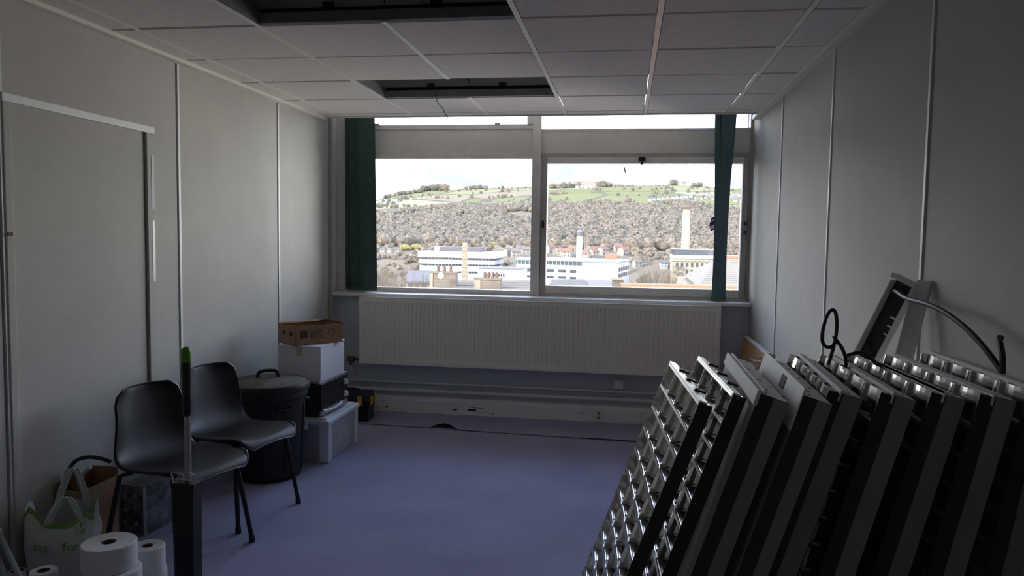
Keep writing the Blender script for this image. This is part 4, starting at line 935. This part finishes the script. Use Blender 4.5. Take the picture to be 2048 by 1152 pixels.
# building helpers
def plan_block(t, name, m, pts, z0, z1): return MB().prism([(p[0], p[1]) for p in pts], z0, z1).build(name, m, t)
def windows_on(t, A_, B_, rects, m='ext_glass', name='window', d=.25):
    A_ = Vector((A_[0], A_[1], 0)); B_ = Vector((B_[0], B_[1], 0)); e = B_-A_; n = Vector((e.y, -e.x, 0)).normalized()
    for (t0, t1, zb, zt) in rects:
        p = A_+e*t0; q = A_+e*t1; o = [p-n*d, q-n*d, q+n*.08, p+n*.08]
        MB().hexa([Vector((v.x, v.y, zb)) for v in o], [Vector((v.x, v.y, zt)) for v in o]).build(name, m, t)
Z = lambda px, py, y: AY(px, py, y).z
# banded white block
Y = 420; t = thing('office_block', 'white office block with stepped horizontal bands and dark rooftop plant', 'building')
xa, xb = AY(838, 520, Y).x, AY(985, 520, Y).x
def plan(o, xl=0): return [(xa+4-o+xl, Y-o), (xb+o, Y-o), (xb+o, Y+28), (xa-o+xl, Y+28), (xa-o+xl, Y+5)]
plan_block(t, 'glazed_core', 'ext_glass', plan(0), -33, Z(900, 506, Y))
for a, b, o in ((503.5, 515, 2.2), (519.5, 528, 1.6), (532, 542, 1.0), (546, 566, .5)): plan_block(t, 'wall_band', 'render_white', plan(o), Z(900, b, Y), Z(900, a, Y))
xc, xd, xe = AY(863, 500, Y).x, AY(918, 500, Y).x, AY(957, 500, Y).x
plan_block(t, 'rooftop_plant', 'plant_dark', [(xc+3, Y+6), (xe, Y+6), (xe, Y+20), (xc+3, Y+20)], Z(900, 505, Y), Z(900, 494, Y))
plan_block(t, 'plant_end', 'render_white', [(xc, Y+6), (xc+3, Y+6), (xc+3, Y+20), (xc, Y+20)], Z(900, 505, Y), Z(900, 493.5, Y))
for za, zb in ((515.5, 519), (528.5, 531.5), (542.5, 545.5)): windows_on(t, (xa+4, Y-.2), (xb, Y-.2), [(.04+k*.05, .05+k*.05, Z(900, zb, Y), Z(900, za, Y)) for k in range(19)], 'render_white', 'window_mullion')
# square stone chimney
Y = 180; t = thing('stone_chimney', 'square tapering stone chimney in front of the banded office block', 'chimney'); c = AY(929.5, 525, Y).x; zt, zb = Z(930, 485, Y), -29
for k in range(14):
    f, g = k/14, (k+1)/14; r0, r1 = .82-.30*f, .82-.30*g-.03; a, b = zb+(zt-zb)*f, zb+(zt-zb)*g-.06
    MB().hexa([Vector((c+x*r0, Y+y*r0, a)) for x, y in ((-1, -1), (1, -1), (1, 1), (-1, 1))], [Vector((c+x*r1, Y+y*r1, b+.06)) for x, y in ((-1, -1), (1, -1), (1, 1), (-1, 1))]).build('stone_stage', 'stone', t)
for k in range(1, 14): f = k/14; r = .84-.30*f; z = zb+(zt-zb)*f; bx(c-r, c+r, Y-r, Y+r, z-.06, z+.06).build('iron_band', 'stone_dark', t)
# low white unit
Y = 300; t = thing('low_white_building', 'low white flat-roofed building left of the long white block', 'building'); xa, xb = AY(955, 550, Y).x, AY(1042, 550, Y).x
plan_block(t, 'walls', 'render_white', [(xa, Y), (xb, Y), (xb, Y+18), (xa, Y+18)], -33, Z(1000, 538, Y)); plan_block(t, 'roof_edge', 'slate', [(xa-.3, Y-.3), (xb+.3, Y-.3), (xb+.3, Y+18), (xa-.3, Y+18)], Z(1000, 538, Y), Z(1000, 536.8, Y))
windows_on(t, (xa, Y), (xb, Y), [(.17+k*.052, .205+k*.052, Z(1000, 553.5, Y), Z(1000, 547.5, Y)) for k in range(9)])
# long white block
t = thing('white_office_building', 'long white building with teal roof edge and glazed top storey', 'building')
A_ = AY(1032, 540, 400); B_ = AY(1236, 540, 385); C_ = AY(1258, 540, 425); D_ = AY(1040, 540, 440); pts = [A_, B_, C_, D_]
zr = lambda py: Z(1150, py, 392)
plan_block(t, 'walls', 'render_white', pts, -33, zr(531)); plan_block(t, 'glazed_storey', 'ext_glass', [A_+(B_-A_)*.0, A_+(B_-A_)*.66, D_+(C_-D_)*.66, D_], zr(531), zr(522.5))
plan_block(t, 'upper_wall', 'render_white', [A_+(B_-A_)*.66, B_, C_, D_+(C_-D_)*.66], zr(531), zr(523.5))
o = .9; ctr = (A_+B_+C_+D_)/4; plan_block(t, 'roof_edge', 'ext_teal', [p+(p-ctr).normalized()*o for p in pts], zr(523.3), zr(521)); plan_block(t, 'roof_top', 'render_white', [p+(p-ctr).normalized()*-.6 for p in pts], zr(521), zr(519.8))
windows_on(t, A_, A_+(B_-A_)*.66, [(.02+k*.06, .026+k*.06, zr(531), zr(523)) for k in range(17)], 'render_white', 'window_mullion')
windows_on(t, A_, B_, [(u0, u1, zr(546), zr(539.5)) for u0, u1 in ((.03, .085), (.115, .17), (.215, .275), (.31, .385), (.43, .505), (.545, .605))]); windows_on(t, A_, B_, [(u0, u1, zr(558), zr(553.5)) for u0, u1 in ((.03, .085), (.115, .17), (.215, .275), (.31, .385), (.43, .505), (.545, .605))])
for a, b in ((541, 533), (553, 545)): windows_on(t, B_, C_, [(.06+k*.16, .17+k*.16, zr(a), zr(b)) for k in range(6)])
plan_block(t, 'rooftop_store', 'brick_orange', [AY(1210, 520, 410), AY(1234, 520, 408), AY(1234, 520, 420), AY(1210, 520, 422)], zr(521), zr(508.5))
# slim white flue
Y = 449; c = AY(1158.5, 500, Y); t = thing('boiler_flue', 'slim white boiler flue with a grey cap band', 'chimney')
MB().lathe([(1.75, -33), (1.75, Z(1158, 474, Y)), (1.35, Z(1158, 472, Y)), (1.35, Z(1158, 461, Y)), (.9, Z(1158, 460.5, Y))], (c.x, Y, 0), 16).build('flue_pipe', 'render_white', t, smooth=True)
MB().lathe([(1.42, Z(1158, 473, Y)), (1.42, Z(1158, 463, Y))], (c.x, Y, 0), 16).build('cap_band', 'plant_dark', t, smooth=True)
# mill and its chimney
Y = 450; t = thing('stone_mill', 'pale stone mill with rows of tall windows and a glazed rooftop storey', 'building'); xa, xb = AY(1344, 540, Y).x, AY(1490, 540, Y).x; zm = lambda py: Z(1400, py, Y)
plan_block(t, 'walls', 'mill_stone', [(xa, Y), (xb, Y), (xb, Y+22), (xa, Y+22)], -33, zm(519)); plan_block(t, 'cornice', 'mill_stone', [(xa-.6, Y-.6), (xb, Y-.6), (xb, Y+22), (xa-.6, Y+22)], zm(523), zm(520.5))
plan_block(t, 'parapet', 'render_white', [(xa-.3, Y-.4), (xb, Y-.4), (xb, Y+22), (xa-.3, Y+22)], zm(518), zm(511)); plan_block(t, 'glazed_storey', 'ext_glass', [(xa+1, Y+1.5), (xa+28, Y+1.5), (xa+28, Y+18), (xa+1, Y+18)], zm(512), zm(500))
plan_block(t, 'rooftop_plant', 'plant_dark', [(xa+14, Y+2.2), (xa+26, Y+1), (xa+26, Y+17), (xa+14, Y+17)], zm(511), zm(499)); plan_block(t, 'roof_edge', 'render_white', [(xa+.4, Y+1), (xa+28.5, Y+1), (xa+28.5, Y+18), (xa+.4, Y+18)], zm(500), zm(498.2))
wr = lambda za, zb, ks: [((1351.5+k*10.1-1344)/146, (1356.5+k*10.1-1344)/146, zm(zb), zm(za)) for k in ks]
for za, zb, ks in ((526, 534.5, range(13)), (540, 552, range(2, 13)), (557.5, 569, range(2, 13))): windows_on(t, (xa, Y), (xb, Y), wr(za, zb, ks))
fe = thing('fire_escape', 'rusty zigzag fire escape on the end of the stone mill', 'staircase'); pxl = AY(1346, 550, Y-2).x; pxr = AY(1366, 550, Y-2).x
for k in range(4):
    z = zm(533)-k*3.4; bx(pxl, pxr, Y-2.4, Y-1, z-.15, z).build('landing', 'stone_dark', fe); s = 1 if k % 2 else -1
    MB().cyl((pxl+.5 if s > 0 else pxr-.5, Y-2, z), (pxr-.5 if s > 0 else pxl+.5, Y-2, z-3.4), .22, n=5).build('flight', 'stone_dark', fe)
for x in (pxl, (pxl+pxr)/2, pxr): bx(x-.12, x+.12, Y-2.4, Y-2.2, -33, zm(530)).build('post', 'stone_dark', fe)
Y = 478; t = thing('mill_chimney', 'tall pale stone mill chimney with a dark ornate crown', 'chimney'); c = AY(1371.5, 470, Y); zq = lambda py: Z(1371, py, Y)
sh = lambda r0, r1, z0, z1, n, m: MB().hexa([Vector((c.x+x*r0, Y+y*r0, z0)) for x, y in ((-1, -.5), (-.5, -1), (.5, -1), (1, -.5), (1, .5), (.5, 1), (-.5, 1), (-1, .5))], [Vector((c.x+x*r1, Y+y*r1, z1)) for x, y in ((-1, -.5), (-.5, -1), (.5, -1), (1, -.5), (1, .5), (.5, 1), (-.5, 1), (-1, .5))]).build(n, m, t)
sh(3.3, 2.05, -33, zq(418), 'shaft', 'mill_stone'); sh(2.1, 3.0, zq(419), zq(414.5), 'corbel', 'stone_dark'); sh(2.7, 2.7, zq(414.5), zq(408), 'crown_drum', 'stone_dark'); sh(3.2, 3.2, zq(408), zq(406.5), 'crown_ledge', 'stone_dark'); sh(2.2, 2.4, zq(406.5), zq(402), 'crown_top', 'plant_dark')
# nearer roofs
def gable_roof(t, name, m, e0, e1, r1, r0, th=.25):      # quad roof slope
    n = (e1-e0).cross(r0-e0).normalized()*th
    return MB().hexa([e0-n, e1-n, r1-n, r0-n], [e0, e1, r1, r0]).build(name, m, t)
t = thing('terrace_roof', 'tan tiled roof just outside the left window', 'roof')
e0, e1, r1, r0 = AY(850, 592, 38), AY(1075, 592, 38), AY(1060, 561, 46), AY(880, 561, 46)
gable_roof(t, 'roof_slope', 'tan_roof', e0, e1, r1, r0)
gable_roof(t, 'rear_slope', 'tan_roof', r0, r1, r1+Vector((0, 8, -4)), r0+Vector((0, 8, -4)))
for k in range(9):
    f = (k+.5)/9; p = e0+(r0-e0)*f; q = e1+(r1-e1)*f; MB().cyl(p, q, .05, n=5).build('tile_course', 'stone_dark', t)
MB().prism([(e0.x, 38.5), (e1.x, 38.5), (e1.x, 53), (e0.x, 53)], -12, e0.z-.3).build('walls', 'stone', t)
def stack(label, pxl, pxm, pxr, pyt, pyb, y, pots):
    t = thing('chimney_stack', label, 'chimney'); a, m_, b = AY(pxl, pyt, y).x, AY(pxm, pyt, y).x, AY(pxr, pyt, y).x; zt, zb = Z(pxm, pyt, y), Z(pxm, pyb, y)-1.2
    bx(m_, b, y, y+.6, zb, zt).build('stack_body', 'stone_dark', t); bx(a, m_, y-.04, y+.62, zb, zt+.03).build('stack_lit_end', 'stone', t)  # left end in lighter stone: sunlight put into the colour
    bx(a-.04, b+.04, y-.06, y+.66, zt, zt+.1).build('stack_cap', 'stone_dark', t)
    for k in range(pots): x = m_+.12+(b-m_-.2)*(k+.3)/pots; MB().lathe([(.09, 0), (.075, .28), (.09, .3)], (x, y+.3, zt+.1), 10).build('chimney_pot', 'pot', t, smooth=True)
    for k in range(4):
        z = zb+1.2+(zt-zb-1.2)*k/4; bx(m_, b+.005, y-.006, y+.1, z, z+.015).build('mortar_course', 'stone', t)
    return t
stack('dark brick chimney stack carrying the satellite dish', 860, 866, 911, 546, 577, 42, 3)
stack('low chimney stack on the tan roof ridge', 949, 961, 1000, 559, 578, 41, 4)
dp = AY(882, 551, 41.6); t = thing('satellite_dish', 'round white satellite dish on the dark chimney stack', 'satellite dish', dp)
MB().lathe([(.001, 0), (.08, .006), (.15, .03), (.18, .05), (.178, .055), (.08, .014), (.001, .008)], n=24).build('dish', 'render_white', t, smooth=True).rotation_euler = (R(90), 0, 0)
MB().tube([(0, .0, -.16), (0, -.2, -.1), (0, -.22, 0)], .012, 6).build('feed_arm', 'plant_dark', t); MB().tube([(0, 0, 0), (0, .2, 0), (0, .45, 0)], .02, 6).build('mount', 'plant_dark', t)
t = thing('stone_cottage', 'stone cottage with grey slate roof among the leafless trees', 'house'); Y = 90
a, b = AY(812, 560, Y), AY(862, 560, Y); plan_block(t, 'walls', 'stone', [(a.x, Y), (b.x, Y), (b.x, Y+7), (a.x, Y+7)], -21, Z(840, 562, Y))
gable_roof(t, 'roof_slope', 'slate', AY(810, 563, Y-.4), AY(866, 563, Y-.4), AY(862, 541, Y+3.5), AY(816, 541, Y+3.5)); windows_on(t, (a.x, Y), (b.x, Y), [(.1+.27*k, .25+.27*k, Z(840, 574, Y), Z(840, 567, Y)) for k in range(3)])
t = thing('slate_roofs', 'pair of grey slate roofs below the right window', 'roof'); Y = 52
p = [AY(1093, 580, Y), AY(1186, 580, Y), AY(1172, 558, Y+5), AY(1104, 558, Y+5)]; gable_roof(t, 'roof_slope', 'slate', *p)
for k in range(1, 8): f = k/8; MB().cyl(p[0]+(p[3]-p[0])*f, p[1]+(p[2]-p[1])*f, .045, n=5).build('slate_course', 'stone_dark', t)
p2 = [AY(1178, 580, Y-1), AY(1250, 580, Y-1), AY(1226, 561, Y+4), AY(1176, 558, Y+5)]; gable_roof(t, 'roof_slope', 'tan_roof', *p2); MB().prism([(p[0].x, Y+.6), (p2[1].x, Y+.6), (p2[1].x, Y+11), (p[0].x, Y+11)], -13, Z(1150, 582, Y)).build('walls', 'stone', t)
Y = 48; t = thing('garden_wall', 'dark stone gable wall beside the slate roofs', 'wall'); a, b = AY(1224, 560, Y), AY(1247, 560, Y); MB().hexa([Vector((a.x, Y+.2, -12)), Vector((b.x+.4, Y+.2, -12)), Vector((b.x+.4, Y+.9, -12)), Vector((a.x, Y+.9, -12))], [Vector((a.x, Y+.2, a.z)), Vector((b.x, Y+.2, Z(1247, 559, Y))), Vector((b.x, Y+.9, Z(1247, 559, Y))), Vector((a.x, Y+.9, a.z))]).build('wall_body', 'stone_dark', t); bx(a.x-.05, b.x+.05, Y+.1, Y+1, Z(1235, 560, Y)-.02, Z(1235, 560, Y)+.12).build('coping', 'stone', t)
t = thing('brick_parapet', 'orange brick parapet crossing below the right window', 'wall'); Y = 26
a, b = AY(1243, 569, Y), AY(1500, 572, Y); bx(a.x, b.x, Y, Y+.35, -10, Z(1360, 571.5, Y)).build('parapet_body', 'brick_orange', t); bx(a.x-.05, b.x+.05, Y-.06, Y+.41, Z(1360, 571.5, Y), Z(1360, 569.5, Y)).build('coping', 'brick_orange', t)
t = thing('large_roof', 'big pale tiled roof rising behind the teal blind', 'roof'); Y = 36
e0, e1, r1, r0 = AY(1395, 574, Y), AY(1500, 574, Y), AY(1500, 516, Y+7), AY(1436, 517, Y+7)
gable_roof(t, 'roof_slope', 'tan_roof', e0, e1, r1, r0); gable_roof(t, 'roof_hip', 'tan_roof', e0+Vector((.3, 12, 0)), e0, r0, r0+Vector((0, .1, 0)))
for k in range(1, 14): f = k/14; MB().cyl(e0+(r0-e0)*f, e1+(r1-e1)*f, .04, n=5).build('tile_course', 'stone', t)
MB().cyl(r0, r1, .14, n=8).build('ridge', 'brick_orange', t); MB().prism([(e0.x, Y+.3), (e1.x, Y+.3), (e1.x, Y+14), (e0.x, Y+14)], -11, e0.z-.2).build('walls', 'stone', t)
